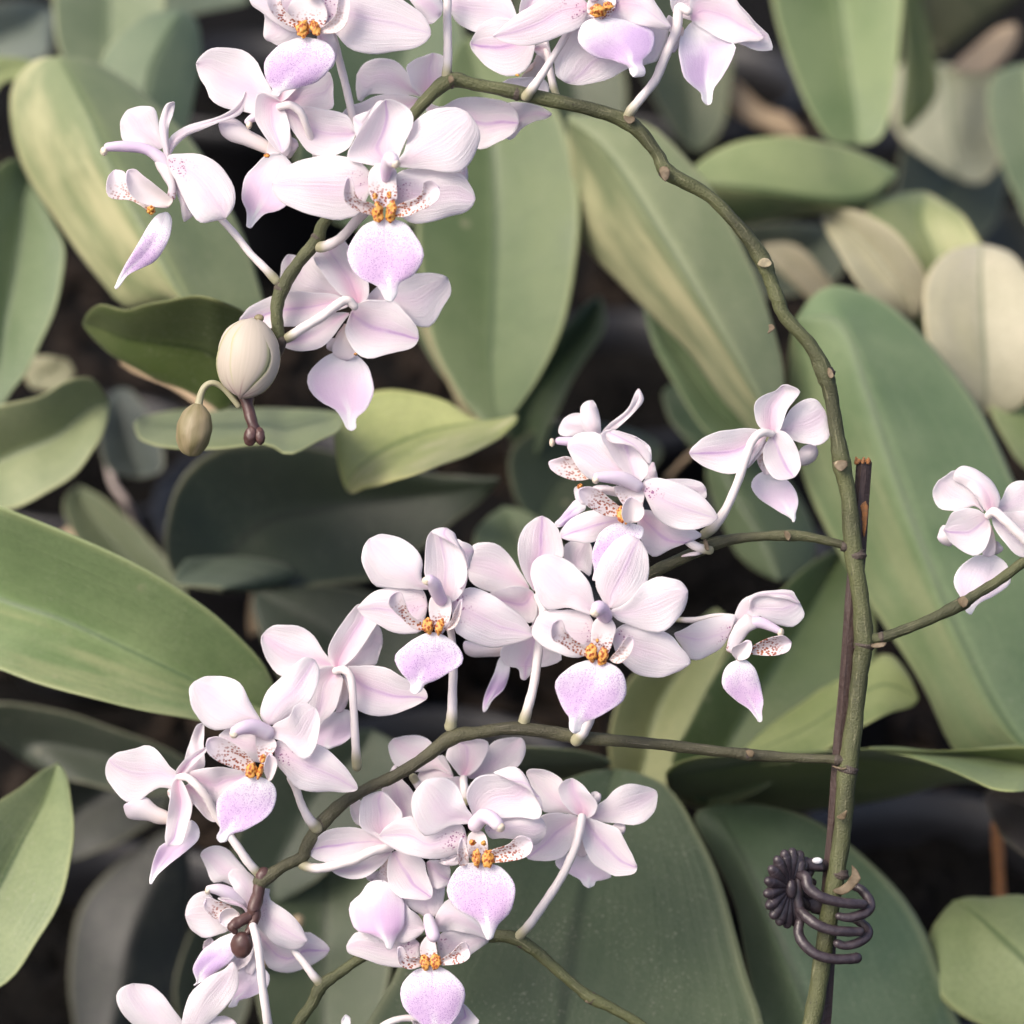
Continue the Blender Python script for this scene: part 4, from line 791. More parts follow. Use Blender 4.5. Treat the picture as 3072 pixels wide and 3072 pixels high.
# 14 front flower, centre
f = Flower('G', 540, 640, -170, 'f')
f.pet('520,640 500,560 480,450 420,360 340,290 250,245 160,250 105,300 90,370 110,460 150,550 200,600 330,590 440,620', 7)
f.sep('590,580 540,520 508,440 520,330 570,220 650,140 720,116 790,150 840,230 855,330 840,420 800,480 700,560 640,590', 7, z0=6, z1=10, p=(.2, .5, .0, 0), bow=-26)
f.pet('600,610 680,570 760,500 820,430 890,390 960,388 1060,420 1100,480 1090,570 1040,660 960,730 880,745 780,720 660,670', 7, p=(.1, 0, 0, 0))
f.sep('500,720 460,620 340,600 200,605 140,640 100,720 110,780 180,840 260,880 340,905 430,900 480,840', 5 - 1, p=FR(1, .2, .1))
f.sep('620,760 700,690 800,720 920,730 1000,770 1060,840 1118,920 1110,950 1040,1000 920,1035 800,1025 720,980 640,880', 7, p=FR(.9, .25, .05))
f.foot('540,640 490,690 480,790 500,870 540,920 590,880 620,800 640,720 600,650', 4)
f.col('570,640,-30,27 550,610,-60,31 530,590,-95,29 515,600,-112,24', '505,615,-122', (19, 19))
f.lobe('470,900 380,880 290,820 230,790 222,720 240,680 290,665 320,740 380,800 450,840', 5)
f.lobe('600,920 650,860 690,800 720,770 750,790 750,840 720,900 660,945', 4, p=(.5, .3, 0, 0))
f.cal((482, 880, 35, 52, -.05), (556, 897, 32, 54, .15), (520, 800, 10, 14))
f.lip('500,925 400,940 310,990 255,1060 252,1120 280,1200 310,1260 340,1300 340,1370 370,1392 410,1385 430,1330 520,1290 620,1240 690,1180 708,1100 680,1010 620,950', 9)
f.ped('480,1200,-70,18 470,1290,-50,19 430,1380,-40,20 385,1440,-34,22')
# 15 side view right of it
f = Flower('G', 1420, 640, -20, 'f', p=(.15, .1, .1, 0))
f.sep('1400,720 1405,620 1450,540 1510,505 1600,480 1720,470 1780,490 1810,540 1855,635 1800,700 1740,710 1640,680 1560,640 1500,700 1440,740', 7, z0=0, z1=-10, p=(.2, .3, .0, 0))
f.sep('1500,600 1500,520 1560,485 1640,476 1770,475 1800,520 1820,560 1700,525 1600,515 1520,540', 6, z0=-24, z1=-24, p=(0, .8, .3, 0), name='sepal_edge', ns=8)
f.sep('1370,750 1410,650 1390,635 1280,645 1160,680 1060,730 1015,755 1050,820 1110,910 1170,922 1250,890 1330,830', 6, p=FR(1.4, .1, .3), z0=-10, z1=10)
f._b('column_foot', '1480,640 1420,680 1370,770 1362,850 1400,880 1440,820 1500,740 1560,700', 3, 'lobe', dict(z0=-24, z1=-20, bow=-10, cup=12, th=14), dict(p=(.8, .2, 1.38, 0)))
f.col('1480,690,-20,22 1560,680,-26,22 1640,710,-30,17 1690,735,-32,13', '1700,745,-34', (13, 17))
f.lobe('1420,920 1385,880 1390,840 1440,820 1480,800 1510,805 1516,850 1490,910 1440,925', 4, p=(0, .4, 0, 0), z0=-30, z1=-40)
f.lobe('1500,880 1515,840 1600,790 1680,768 1730,770 1765,810 1755,860 1700,888 1600,895', 5, z0=-20, z1=-30, tilt=8)
f.lip('1440,925 1380,940 1335,990 1320,1060 1345,1120 1420,1190 1500,1245 1535,1290 1560,1320 1582,1315 1580,1250 1588,1180 1570,1080 1540,990 1490,930', 8, p=(1, .6, .7, 0), z0=-20, z1=-10)
f.ped('1410,645,0,8 1300,635,20,8 1150,665,40,10 1030,662,60,10')
# 16 back view left
f = Flower('F', 150, 1210, 30, 'b')
f.pet('1880,520 1780,500 1620,510 1500,550 1440,552 1380,510 1320,420 1290,330 1295,260 1350,200 1420,178 1560,190 1660,250 1730,350 1790,430', 8, tile='H', p=(.2, .1, .9, 0))
f.sep('140,1230 85,1140 90,1050 140,960 220,840 290,762 340,760 400,800 440,880 400,960 320,1080 220,1190', 6, p=(1, .5, 1.1, 0), z1=-20)
f.pet('200,1200 280,1080 380,950 410,890 465,930 475,1040 450,1130 420,1195 300,1200', 5, p=(.1, 0, .1, 0))
f.sep('180,1230 230,1205 360,1200 500,1215 640,1290 760,1350 800,1400 795,1440 700,1500 560,1550 440,1570 330,1540 270,1490 220,1350', 7, p=(.5, 1, .5, 0))
f.sep('150,1240 100,1200 0,1230 -60,1300 -60,1480 0,1620 40,1600 120,1540 170,1420 190,1300', 5, p=(.5, .3, .7, 0))
f._b('claw', '160,1280 175,1380 150,1480 140,1540 180,1530 220,1480 240,1350', 4, 'lobe', dict(z0=30, z1=50), dict(p=(0, 1.6, 0, 0)))
f.lip('180,1520 80,1560 0,1650 -60,1700 -60,1790 20,1790 90,1800 180,1770 260,1700 270,1600 240,1530', 6, p=(.55, .9, 0, 0))
f.ped('140,1240,20,14 200,1230,-20,14 250,1300,-25,14 268,1500,-25,14 280,1750,-18,14 292,1930,-10,18')
# 17 front flower, lower left
f = Flower('H', 1330, 930, -150, 'f')
f.pet('1300,900 1230,780 1180,670 1120,590 1020,555 900,550 810,590 765,650 780,760 830,850 880,910 970,948 1100,920 1220,900', 6)
f.sep('1340,900 1285,850 1290,760 1340,650 1440,550 1540,460 1610,412 1680,440 1712,520 1690,640 1640,740 1520,820 1420,890', 7, z0=8, z1=10, p=(.1, .35, .1, 0), bow=-30)
f.pet('1330,960 1400,890 1490,840 1530,770 1600,742 1680,780 1715,860 1700,1000 1660,1120 1600,1155 1540,1120 1450,1030 1360,1000', 6 - 1, p=(.1, 0, 0, 0), z1=-50, cup=-20)
f.sep('1390,1100 1400,1020 1520,1020 1690,1040 1780,1090 1880,1190 1970,1310 1985,1370 1930,1392 1780,1390 1640,1390 1540,1350 1440,1240 1400,1180', 8 - 1, p=FR(1.3, .2, .35), z0=-6, z1=10)
f.pet('1300,960 1200,940 1060,930 1000,960 990,1000 1100,1100 1260,1180 1330,1130 1340,1020', 4, z0=24, z1=30, p=(.2, 0, .1, .9))
f.foot('1330,960 1250,980 1260,1100 1280,1180 1330,1180 1370,1120 1400,1040', 4, p=(.9, .2, 1.15, 0))
f.col('1330,960,-30,29 1240,920,-55,29 1160,925,-80,25 1100,950,-92,20', '1092,970,-98', (17, 17))
f.lobe('1230,1260 1120,1230 1000,1180 920,1130 888,1070 905,1010 970,990 1060,1020 1150,1090 1230,1170', 5, z1=-90)
f.lobe('1340,1300 1310,1240 1320,1160 1350,1118 1400,1160 1400,1220 1365,1300', 3, p=(0, .3, 0, 0), z0=-70, z1=-90)
f.cal((1217, 1230, 34, 56, .25), (1280, 1242, 18, 58, .3), (1300, 1150, 20, 30))
f.lip('1240,1285 1160,1290 1060,1350 980,1440 962,1520 975,1600 990,1660 965,1720 990,1752 1040,1748 1070,1700 1160,1670 1280,1610 1370,1530 1397,1430 1380,1340 1310,1290', 9 - 1)
f.ped('1500,1290,-70,13 1545,1380,-60,14 1580,1480,-52,14 1630,1580,-45,16 1690,1645,-30,22')
# 18 back view, far left of the lower branch
f = Flower('H', 700, 1270, -20, 'b')
f.pet('690,1270 620,1200 560,1110 500,1065 440,1054 380,1075 260,1100 190,1150 160,1220 175,1310 240,1400 320,1465 400,1460 460,1410 560,1360 640,1360', 7, p=(.2, .3, .3, 0))
f.pet('720,1250 740,1130 780,1000 820,910 860,895 876,920 872,1060 880,1200 820,1260', 4, p=(.2, 0, .1, 0))
f.sep('690,1270 670,1240 740,1150 830,1090 888,1070 888,1100 830,1160 770,1220 730,1270', 4, p=(.9, .7, .8, 0), z0=-6)
f.sep('720,1270 820,1230 960,1210 1100,1225 1190,1250 1150,1350 1050,1400 960,1480 900,1420 780,1320', 4, p=(.5, .4, .7, 0))
f.sep('740,1350 820,1310 900,1380 960,1480 975,1600 900,1590 820,1500 760,1420', 4, p=(.5, .2, .3, 0))
f.sep('690,1290 640,1330 625,1450 605,1600 590,1720 610,1780 680,1775 720,1760 750,1660 790,1500 760,1400 720,1320', 5, p=(.8, .9, .6, 0), z0=-10, z1=-30)
f.lobe('640,1610 620,1540 540,1500 460,1430 400,1440 340,1460 296,1490 310,1560 360,1592 460,1600 560,1625', 6, p=(0, 1.1, 0, 0), z0=40, z1=20)
f._b('claw', '730,1350 620,1370 620,1430 700,1500 790,1500 795,1420 770,1370', 3, 'lobe', dict(z0=20, z1=40), dict(p=(.4, 1.4, 0, 0)))
f.lip('780,1600 720,1640 620,1740 550,1790 510,1880 490,1960 478,2040 492,2058 540,1990 640,1900 760,1810 830,1740 843,1680 820,1620', 7, p=(.9, .7, 0, 0), z0=30, z1=10)
f.ped('700,1280,-30,13 760,1290,-55,14 830,1350,-60,15 900,1440,-50,15 960,1550,-30,14 1050,1690,-20,14')
f.ped('930,70,-20,14 1000,170,-20,15 1070,270,-15,15 1150,360,-8,16', tile='J')
# 19b behind, under the branch
f = Flower('I', 1180, 430, 110, 'b')
f.pet('1100,420 980,380 840,400 700,360 660,300 640,210 680,160 780,137 880,140 950,180 1000,300', 5 + 1, p=(.3, 0, .1, 0))
f.pet('1110,440 1070,330 1040,280 980,290 900,350 860,420 860,480 960,500 1050,480', 5, p=(.3, 0, .1, 0), z1=60)
f.sep('1180,440 1110,370 1060,290 1080,220 1150,180 1290,165 1360,180 1365,240 1330,320 1250,410', 5 - 1, p=(1, .5, .9, 0))
f.pet('1220,440 1280,360 1340,260 1400,180 1500,155 1600,155 1635,210 1620,300 1570,370 1460,420 1330,450', 4 + 1, p=(.2, 0, .3, 0))
f.sep('1180,440 1090,440 960,440 880,480 900,560 1000,600 1140,600 1240,560', 3, p=(.3, .3, .5, 0))
f.ped('1185,450,90,14 1190,520,60,14 1200,620,60,14')
# 19c back view left
f = Flower('I', 670, 960, -10, 'b')
f.pet('640,930 560,880 470,810 400,770 365,690 370,620 400,580 440,610 520,700 600,800', 4 + 1, p=(.1, 0, .1, 0), z1=70)
f.sep('660,950 560,880 440,800 430,700 440,610 480,570 600,540 680,620 745,700 720,820 690,900', 5 + 1, p=(1.2, .4, .5, 0))
f.pet('700,900 640,700 590,620 600,500 640,420 690,350 740,450 800,520 850,600 830,700 760,800', 5, p=(.2, .2, 1.2, 0), z0=60, z1=90)
f.sep('660,950 590,860 480,820 360,802 240,810 150,850 70,960 80,1010 160,1050 280,1060 440,1000 560,960', 6, p=(.4, 1.1, .6, 0))
f.sep('660,970 560,980 400,1040 280,1080 225,1110 300,1160 400,1178 500,1150 600,1070 650,1010', 4, p=(.2, .2, .4, 0), z0=10)
f.sep('680,980 760,960 840,1000 900,1050 920,1130 960,1250 950,1310 900,1332 800,1320 720,1310 650,1230 630,1120 640,1030', 5 + 1, p=(.4, 1.2, .4, 0), z1=-10)
f._b('claw', '640,1020 580,1100 570,1150 600,1220 640,1240 640,1140', 3, 'lobe', dict(z0=30, z1=50), dict(p=(.3, 1.5, 0, 0)))
f.lip('600,1190 500,1200 440,1280 370,1350 358,1430 385,1520 430,1560 520,1580 600,1620 630,1680 665,1682 700,1600 750,1520 762,1400 750,1330 680,1230', 9, z0=0, z1=-16, p=(1.0, .8, .1, 0), cup=14, bow=-10)
f.sep('570,1120 520,1140 478,1165 520,1195 590,1190', 2 + 1, z0=70, z1=70, p=(0, 0, .4, 0))
f.ped('660,950,-20,14 600,955,-40,16 500,985,-50,17 380,1040,-45,17 200,1090,-35,17 90,1095,-25,16 20,1075,-12,18')
f.ped('880,560,60,13 860,500,60,14 820,440,40,15', tile='I')
# 19d back view right
f = Flower('K', 790, 960, 40, 'b', p=(.8, .25, .25, 0))
f.pet('740,950 620,930 520,930 410,910 340,760 260,560 280,510 360,505 470,525 560,570 620,640 700,800', 6 - 1, p=(.2, 0, .15, 0))
f.lobe('900,760 880,740 925,722 965,750 972,800 940,850 900,850', 3, p=(0, .2, 0, 0), z0=30, z1=30)
f.sep('780,960 700,930 620,850 560,720 580,650 640,610 700,598 780,640 870,740 940,830 930,900 880,970', 6, p=(1.3, .25, .5, 0))
f.pet('850,980 940,860 1020,800 1100,710 1200,655 1320,655 1440,680 1510,720 1522,800 1490,920 1400,1010 1290,1052 1150,1030 1000,1020', 7, p=(.3, 0, .15, 0))
f.lobe('1080,1070 1120,1030 1190,1030 1205,1080 1185,1140 1120,1110', 3, p=(0, .2, 0, 0), z0=50, z1=50)
f.sep('760,980 660,940 520,930 400,960 300,1100 250,1300 270,1370 340,1390 480,1395 600,1360 700,1250 760,1100', 5 + 1, p=(.2, .6, .3, 0))
f.sep('820,980 900,990 1040,1040 1150,1090 1200,1180 1270,1320 1320,1440 1300,1510 1180,1540 1080,1530 900,1420 810,1260 790,1100', 6, p=(.2, .8, .3, 0), z1=-14)
f._b('claw', '790,1050 740,1200 740,1330 800,1350 840,1320 800,1180', 3, 'lobe', dict(z0=20, z1=50), dict(p=(0, 1.4, 0, 0)))
f.lip('760,1310 660,1320 560,1360 528,1400 560,1460 660,1510 760,1570 810,1630 860,1650 910,1630 930,1585 1000,1580 1080,1540 1000,1440 860,1350', 8, p=(.5, .9, 0, 0))
f.ped('790,970,20,15 780,1050,0,15 745,1200,-10,15 700,1330,-10,15 620,1500,-5,15 500,1700,0,16 360,1905,15,16 260,2040,30,16 185,2120,44,18')
# 19e lowest front flower on the second spray
f = Flower('I', 930, 1560, 20, 'f', parent=spray2)
f.sep('940,1460 870,1430 800,1390 750,1330 780,1220 900,1160 1040,1200 1045,1300 1030,1380 990,1440', 5, z0=10, z1=20, p=(.2, .2, 0, 0))
f.pet('900,1530 860,1440 800,1400 750,1350 620,1400 560,1500 640,1620 760,1640 860,1590', 4, p=(.1, 0, .05, 0))
f.pet('970,1500 1000,1410 1060,1330 1120,1340 1250,1440 1360,1560 1360,1610 1250,1580 1100,1550 1010,1560', 5 + 1, p=(.1, 0, .0, 0))
f.sep('860,1640 760,1580 600,1570 430,1555 370,1600 340,1660 350,1710 420,1740 560,1790 680,1815 800,1810 860,1760', 5, p=FR(1.1, .1, .1))
f.sep('1000,1600 1080,1540 1200,1540 1330,1560 1395,1600 1330,1660 1240,1720 1200,1770 1050,1780 1000,1700', 4, p=FR(1.0, .1, 0))
f.foot('930,1580 880,1640 870,1700 890,1760 940,1800 990,1750 990,1680 970,1600', 4)
f.col('930,1460,-30,20 940,1500,-50,23 955,1550,-75,25 968,1590,-85,25', '970,1598,-92', (18, 18))
f.lobe('880,1800 800,1830 730,1800 705,1730 715,1670 755,1680 790,1740 870,1750', 4, z1=-80)
f.lobe('990,1790 1050,1740 1110,1700 1140,1660 1190,1630 1220,1680 1230,1740 1180,1780 1080,1800', 5, z1=-80)
f.cal((905, 1785, 32, 54, -.1), (982, 1780, 36, 54, .1))
f.lip('575,575 480,600 410,660 386,730 400,800 440,850 490,900 560,960 590,1010 640,1000 680,920 740,840 762,750 740,670 660,600', 8, tile='N')
f.pet('920,1060 1000,1040 1080,1070 1085,1180 1050,1235 960,1235', 3, z0=-10, z1=-10, p=(.5, .6, .4, 0))
f.pet('1040,1050 1010,1040 1080,1010 1150,990 1150,1060 1080,1078', 3, z0=-6, z1=-6, p=(0, 0, 0, 0))
# 19a front flower of the lower cluster
f = Flower('I', 1280, 820, -130, 'f')
f.pet('1260,760 1200,640 1150,520 1090,455 1000,440 910,460 840,530 805,630 820,730 870,840 910,862 1000,840 1100,790', 6 - 1, p=(.1, 0, .15, 0), z1=-40)
f.sep('1280,740 1230,660 1205,590 1230,500 1300,430 1440,415 1560,435 1660,490 1730,600 1755,680 1730,740 1600,730 1420,740', 7, z0=0, z1=-20, cup=-26, bow=20, p=(.3, .1, .1, 0))
f.sep('1600,440 1540,420 1420,415 1400,405 1520,360 1590,375 1640,440 1652,480 1740,590 1755,680 1720,600 1660,500', 8, z0=-34, z1=-34, p=(0, .9, .1, 0), name='sepal_edge', ns=8)
f.pet('1340,800 1440,740 1600,720 1740,730 1782,800 1770,870 1700,930 1600,900 1480,880 1380,880', 5 - 1, z0=10, z1=20, p=(.1, 0, .0, .8))
f.sep('1210,900 1170,780 1040,790 930,830 860,760 810,715 700,750 620,800 578,860 600,910 700,970 820,1010 1000,1035 1120,1000 1200,950', 8, p=FR(1.4, .1, .4))
f.sep('1100,1060 1000,1050 1060,1075 1145,1070 1160,1000', 2, z0=40, z1=40, p=(0, 0, 0, 0))
f.foot('1280,820 1220,860 1215,950 1240,1040 1300,1060 1360,1020 1360,920 1340,850', 4)
f.col('1270,780,-30,28 1330,720,-60,28 1390,740,-90,27 1430,780,-110,25', '1450,800,-118', (19, 19))
f.lobe('1220,1060 1160,1080 1142,1000 1155,920 1175,878 1205,930 1220,1000', 4, p=(.6, .3, 0, 0), z1=-80)
f.lobe('1370,1050 1390,970 1500,930 1560,880 1610,862 1670,890 1685,950 1650,1010 1560,1040 1460,1055', 5, z1=-90)
f.cal((1278, 1030, 28, 62, -.05), (1362, 1030, 38, 66, .08), (1250, 910, 22, 22), (1330, 915, 18, 18))
f.lip('1320,1080 1220,1060 1150,1090 1090,1160 1065,1240 1080,1320 1140,1390 1240,1450 1300,1500 1330,1570 1360,1615 1400,1600 1418,1540 1440,1500 1520,1420 1560,1310 1550,1210 1490,1120 1410,1070', 10)
# 20 lower left cluster, side view, and the flower below it
f = Flower('J', 1080, 620, 60, 'f')
f.pet('1100,600 1000,480 900,420 830,430 800,400 770,320 730,230 760,180 840,155 920,180 990,250 1060,330 1110,410 1180,480', 6, p=(.2, 0, .05, 0), z0=20, z1=20)
f.pet('1060,600 1010,590 980,500 930,380 960,330 1040,330 1090,360 1160,440 1180,540 1120,600', 4, z0=-30, z1=-60, p=(.2, 0, .2, 0))
f.sep('1080,620 1120,520 1180,470 1230,470 1228,540 1330,610 1420,690 1490,800 1500,850 1440,905 1360,908 1260,870 1180,780 1100,700', 8, z0=-20, z1=-40, p=FR(.8, .1, .2))
f.sep('1100,760 1180,760 1300,830 1420,880 1490,780 1580,820 1650,880 1662,915 1620,970 1500,1040 1360,1078 1230,1050 1180,960', 7, z0=50, z1=60, p=(.2, 1, .3, 0), name='sepal')
f.pet('980,660 880,640 790,500 700,500 640,570 620,660 650,750 700,800 760,825 860,800 950,760', 5, z0=10, z1=10, p=(0, 0, 0, 0))
f.lobe('960,640 860,690 800,660 755,610 760,560 790,530 860,560 940,590', 4, p=(.8, .6, 0, 0), z0=-20, z1=-40)
f.lobe('1010,660 960,610 900,620 865,660 870,710 920,750 1000,720', 4, p=(0, .3, 0, 0), z0=-50, z1=-60)
f.sep('1060,640 1020,600 930,580 855,540 920,533 1000,560 1060,610 1080,650', 3, z0=-50, z1=-60, p=(.1, 0, .8, 0))
f.col('1030,560,-40,24 950,510,-60,26 860,475,-75,22 790,470,-85,14', '782,485,-86', (12, 14))
f.lip('1000,790 920,800 830,850 740,920 690,1000 672,1060 690,1110 700,1150 680,1168 740,1140 830,1080 920,1020 990,940 1030,860', 8, p=(1, .2, .4, 0), z0=-20, z1=-10)
f.lobe('800,830 760,850 750,900 790,920 840,880', 2, p=(0, 0, 0, 0), z0=40, z1=40)
f.ped('1350,800,60,11 1410,920,50,12 1480,1010,40,13 1540,1090,40,14 1590,1150,46,18')
g = Flower('J', 1120, 900, 70, 'b', parent=spray2)
g.lip('1100,1000 1020,1040 980,1160 960,1260 930,1325 990,1320 1010,1280 1100,1250 1200,1200 1232,1120 1210,1070 1160,1030', 4, p=(.6, .9, 0, 0), z0=10, z1=10)
g._b('claw', '1090,900 1060,960 1050,1060 1100,1090 1140,1030 1130,940', 3, 'lobe', dict(z0=0, z1=10), dict(p=(0, 1.8, 0, 0)))
g.sep('1060,800 980,840 940,960 930,1030 990,1060 1080,1000 1120,880', 4, p=(.2, 0, .1, 0), z0=-10, z1=0)
g.ped('1110,740,-60,14 1140,860,-70,15 1160,1000,-70,15 1180,1200,-60,15 1210,1400,-40,15 1240,1600,0,15')
# 21 flower at the left end of the second spray, partly out of frame
h = Flower('J', 700, 1560, 50, 'f', parent=spray2)
h.pet('640,1640 420,1560 300,1500 180,1400 118,1270 150,1190 240,1158 360,1168 450,1230 520,1320 590,1420 680,1540', 5 + 1, p=(.1, 0, .05, 0), z0=0, z1=-10)
h.sep('680,1600 600,1500 600,1400 640,1250 720,1160 800,1100 900,1050 960,1000 1000,1060 1000,1180 940,1290 860,1380 760,1480', 7, p=(.0, 0, .0, 0), z0=-10, z1=-30, bow=-30)
h.pet('720,1560 760,1460 830,1400 900,1390 960,1420 990,1470 900,1600', 4, p=(.1, 0, 0, 0))
# small peeks at the bottom edge
q = Flower('N', 520, 960, 40, 'b', parent=spray2)
q.sep('600,960 640,880 700,830 745,790 800,840 850,900 820,915 780,960', 3, p=(.1, 1, .3, 0))
q.sep('560,980 470,920 440,850 480,860 540,940', 2, p=(.1, 0, .1, 0)); q.ped('480,880,40,12 400,880,30,12 320,905,20,12 240,960,30,12')
q.lip('60,960 45,900 70,862 98,880 92,950', 2, p=(0, 0, 0, 0))
# 22 flower at the right edge
f = Flower('M', 1560, 680, -10, 'b', p=(.6, .5, .3, 0))
f.pet('1520,650 1440,600 1340,640 1180,630 1110,560 1100,470 1150,390 1220,340 1280,305 1310,340 1400,430 1480,560', 6, p=(.1, 0, .15, 0), z0=16, z1=26)
f.sep('1560,660 1500,600 1440,500 1360,430 1275,390 1290,310 1350,268 1440,290 1540,350 1610,420 1655,520 1650,600 1620,650', 5, p=(.9, .25, .3, 0), z0=-10, z1=20, bow=-26, cup=26)
f.pet('1620,650 1670,540 1720,440 1780,400 1860,390 1960,420 2000,560 1940,660 1760,670', 5, p=(.1, 0, .1, 0))
f.sep('1600,670 1720,650 1860,650 1980,700 2000,860 1900,1010 1820,1020 1740,960 1660,860 1600,760', 4, p=(.2, .6, .3, 0))
f.sep('1540,680 1460,630 1360,618 1260,660 1215,740 1190,800 1230,880 1320,960 1430,1018 1500,990 1560,900 1582,780', 5, p=(.3, 1, .3, 0), z1=-10)
f.lobe('1240,820 1200,760 1160,790 1144,860 1170,910 1250,937 1260,880', 3, p=(0, .2, 0, 0), z0=40, z1=40)
f._b('claw', '1580,760 1540,920 1510,1000 1560,1020 1610,1000 1620,900', 3, 'lobe', dict(z0=20, z1=40), dict(p=(.0, 1.4, 0, 0)))
f.lobe('1600,900 1640,900 1676,950 1660,985 1605,998', 2, p=(0, 1.8, 0, 0))
f.lip('1560,1005 1450,1020 1360,1070 1290,1160 1275,1230 1300,1310 1340,1380 1375,1440 1370,1470 1410,1500 1440,1470 1480,1410 1600,1350 1710,1280 1745,1200 1710,1080 1620,1010', 9, p=(.4, .5, 0, 0), cup=-20)
f.ped('1560,680,-20,14 1610,650,-45,16 1680,700,-55,17 1780,800,-55,18 1900,910,-50,18 2040,1040,-30,18 2180,1100,-10,18')

# buds
def bud(name, rows, mat, parent=spray, label=None, **k):
    o = blob(name, *rows, MT[mat], parent, **k); tag(o, label); return o
c = tp('D', '712,1030')[0]
b1 = bud('flower_bud', (c[0], c[1], -60, 93, 118, 86), 'bud', rot=.06, lump=.012, label='large swollen cream bud about to open', seg=24, taper=-.08)
def ellz(cx, cy, cz, rx, ry, rz, k=1.0):
    return lambda X, Y: cz - rz * k * np.sqrt(np.clip(1 - ((X - cx) / rx) ** 2 - ((Y - cy) / ry) ** 2, .0004, 1)) + 2
for s_, tip_, k_ in (('640,1290 520,1210 482,1080 500,950 560,830 650,760 740,750 700,860 640,1000 620,1150', 6, 1.01), ('660,1300 800,1285 900,1180 943,1050 925,920 860,800 780,745 770,850 860,980 850,1100 760,1200', 6, 1.015), ('650,1310 590,1190 560,1040 590,880 660,780 740,740 820,800 870,940 850,1090 760,1210 690,1280', 5, 1.05)):
    blade('bud_sepal', tp('D', s_), tip_, MT['budsep'], b1, th=9, ruf=1.5, zfun=ellz(c[0], c[1], -60, 97, 121, 86, k_))
P = tp('D', '790,735,-60,13 760,760,-62,12'); blob('bud_tip', P[0][0], P[0][1], -60, 15, 12, 12, MT['budg'], b1)
c = tp('D', '320,1545')[0]
b2 = bud('flower_bud', (c[0], c[1], -50, 56, 80, 54), 'budg', rot=.16, ridges=4, lump=.02, label='small olive brown bud hanging from a curved green stalk', seg=22)
tube('bud_stalk', [[p[0], p[1], p[2], p[3]] for p in tp('D', '350,1400,-50,13 365,1300,-50,11 400,1230,-50,10 460,1205,-50,9 540,1250,-40,9 640,1370,-30,9')], MT['pedicel'], b2, color=(1, .1, 1, 1))
b3 = tube('dark_bud_stalk', [[p[0], p[1], p[2], p[3]] for p in tp('D', '640,1150,-20,14 690,1280,-30,22 710,1380,-40,18 745,1500,-50,17 760,1560,-50,20')], MT['budp'], spray, wob=.05)
for x, y, rx, ry, a in ((728, 1590, 20, 30, .15), (796, 1590, 16, 26, -.1)):
    p = tp('D', f'{x},{y}')[0]; blob('unopened_bud', p[0], p[1], -62, rx, ry, 18, MT['budp'], b3, rot=a, lump=.05)
tube('bud_stalk', [[p[0], p[1], p[2], p[3]] for p in tp('D', '955,900,-5,16 920,1000,20,14 800,1150,30,13 660,1270,0,12')], MT['twig'], spray)
tp_ = lambda s: [[p[0], p[1], p[2], p[3]] for p in tp('J', s)]
b4 = tube('branch_tip', tp_('1185,365,-5,23 1160,430,-8,18 1140,520,-10,19 1115,620,-12,21 1130,660,-14,16 1100,730,-18,13 1070,790,-22,10'), MT['budp'], spray, wob=.05)
blob('unopened_bud', *tp('J', '1026,878')[0], -30, 33, 42, 32, MT['budp'], b4, rot=.1, lump=.03)
tube('bud_stalk', tp_('1100,660,-12,14 1040,690,-20,17 985,725,-28,17 960,750,-32,16 975,775,-32,10'), MT['budp'], b4, wob=.05)

# ---------------------------------------------------------------- stake and clip
stake = tag(empty('stake', Wp(*tp('Z', '1540,2000')[0], 40)), 'dark brown square stake with a broken orange end behind the tall orchid stem', 'stake')
kz = 3072 / 1932
def stick(a, b, ra, rb, z):
    V = []; n = 14
    for i in range(n):
        t = i / (n - 1); x = a[0] + (b[0] - a[0]) * t; y = a[1] + (b[1] - a[1]) * t; r = ra + (rb - ra) * t
        for dx, dz in ((-1, -.3), (-.35, -1), (.3, -.86), (1, -.3), (.9, .9), (-.9, .9)):
            jx = dx * r * (1 + .06 * math.sin(i * 1.9 + dx * 4)); V.append((x + jx, y, z + dz * r))
    F = [(i * 6 + j, i * 6 + (j + 1) % 6, (i + 1) * 6 + (j + 1) % 6, (i + 1) * 6 + j) for i in range(n - 1) for j in range(6)]
    F += [tuple(range(6))[::-1], tuple((n - 1) * 6 + j for j in range(6))]
    V = np.array(V); uv = [((k % 6) / 6, (k // 6) * 1.2) for k in range(len(V))]
    return mesh_obj('shaft', Wp(V[:, 0], V[:, 1], V[:, 2]), F, MT['stake'], stake, uv, smooth=False)
stick([1631 * kz, 872 * kz], [1543 * kz, 2000 * kz], 15 * kz, 19 * kz, 46)
for i in range(9):
    a = i * .7; x = 2588 + 20 * math.cos(a) + 3 * math.sin(i * 5); y = 1387 + 3 * math.sin(a)
    blade('splinter', [[x - 6, y + 6], [x - 4, y - 6 - 5 * (i % 3)], [x + 4, y - 8 - 4 * (i % 2)], [x + 6, y + 6]], 2, MT['wood'], stake, z=30 + 16 * math.sin(a), z1=3, th=5, nt_=3, ns=3, ruf=0)
blade('bark_tear', tp('M', '500,600 515,660 510,740 530,860 545,800 560,680 565,590 540,560'), 3, MT['wood'], stake, z=24, z1=2, th=3, nt_=8, ns=5, ruf=3)
clip = tag(empty('orchid_clip', Wp(*tp('L', '700,900')[0], -20)), 'dark plum plastic daisy clip gripping the stake and stem', 'plant clip')
disc = None
cx, cy = tp('L', '545,690')[0]
ax = np.array([math.sin(.62), .0, -math.cos(.62)])        # disc faces the camera, turned left
disc = blob('daisy_centre', cx + 4, cy + 2, -64, 17, 30, 16, MT['clip'], clip, lump=.03)
e1 = np.array([.62, .10, .72]); e2 = np.array([-.12, 1.0, .05])
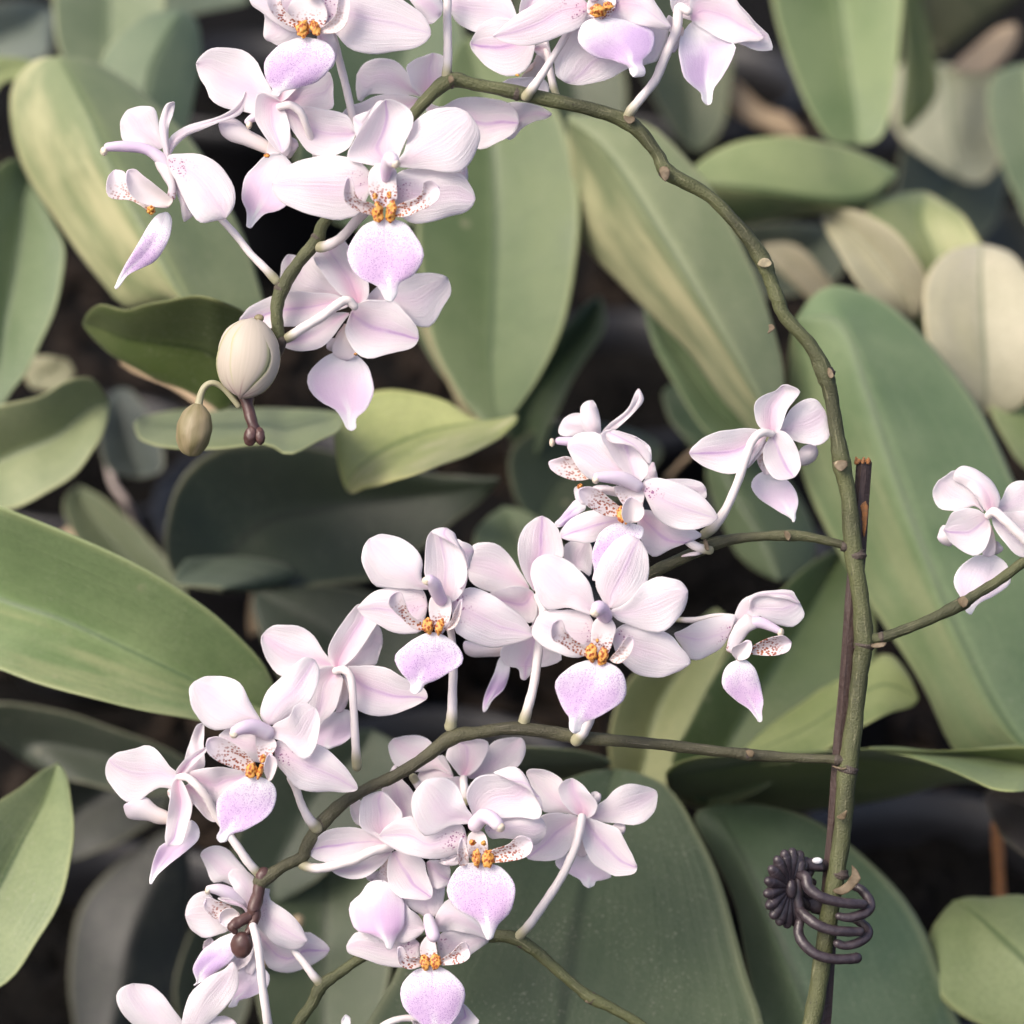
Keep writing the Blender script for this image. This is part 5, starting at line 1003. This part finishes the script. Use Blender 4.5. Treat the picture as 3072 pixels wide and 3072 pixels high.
for i in range(18):
    a = 2 * math.pi * i / 18 + .1
    pts_ = []
    for q, r in ((16, 7), (45, 12), (75, 16), (96, 18), (106, 15)):
        d = e1 * math.cos(a) * q * .98 + e2 * math.sin(a) * q
        pts_.append([cx + d[0], cy + d[1], -50 + d[2] * .9 + (6 if q > 90 else 0), r])
    tube('daisy_petal', pts_, MT['clip'], clip, n=10, step=5)
tL = lambda s: [[p[0], p[1], p[2], p[3]] for p in tp('L', s)]
blade('daisy_plate', tp('L', '560,420 400,520 340,680 400,860 560,1020 640,900 660,700 620,500'), 4, MT['clip'], clip, z=-34, tilt=30, th=10, ruf=0)
tube('hinge_bar', tL('650,460,-40,16 630,620,-40,14 620,760,-40,16 640,900,-38,16 650,1010,-36,12'), MT['clip'], clip, wob=.04)
for s in ('640,560,-44,14 700,590,-60,15 730,690,-74,15 860,780,-84,14 1020,825,-80,13 1150,840,-70,13 1255,845,-55,12',
          '1150,660,30,12 1240,710,10,12 1310,800,-10,13 1320,880,-30,13 1250,940,-50,13 1120,975,-60,12 1020,960,-62,10',
          '640,900,-44,12 700,960,-60,14 800,1040,-76,14 930,1090,-80,13 1080,1110,-72,13 1220,1110,-56,12',
          '1150,985,30,10 1230,1020,10,12 1300,1090,-10,12 1290,1160,-30,12 1200,1220,-50,12 1080,1245,-58,11 1005,1225,-60,11',
          '640,1020,-40,12 630,1120,-50,13 680,1230,-66,14 800,1330,-78,13 960,1375,-76,13 1100,1375,-66,13 1190,1365,-56,14'):
    tube('prong', [[a, b, c_, d * 1.18] for a, b, c_, d in tL(s)], MT['clip'], clip, n=14, step=8, wob=.02)
tube('hinge_bar', tL('650,470,10,18 740,465,20,20 860,470,30,20'), MT['clip'], clip)
blade('bridge', tp('L', '630,420 640,500 740,520 860,500 860,410 740,400'), 3, MT['clip'], clip, z=-14, z1=10, th=24, ruf=0, nt_=6, ns=6)
blob('rivet', *tp('L', '812,425')[0], -24, 16, 10, 12, MT['metal'], clip)
blade('bridge', tp('L', '680,800 720,900 800,950 890,900 890,800 780,785'), 3, MT['clip'], clip, z=10, z1=20, th=24, ruf=0, nt_=6, ns=6)
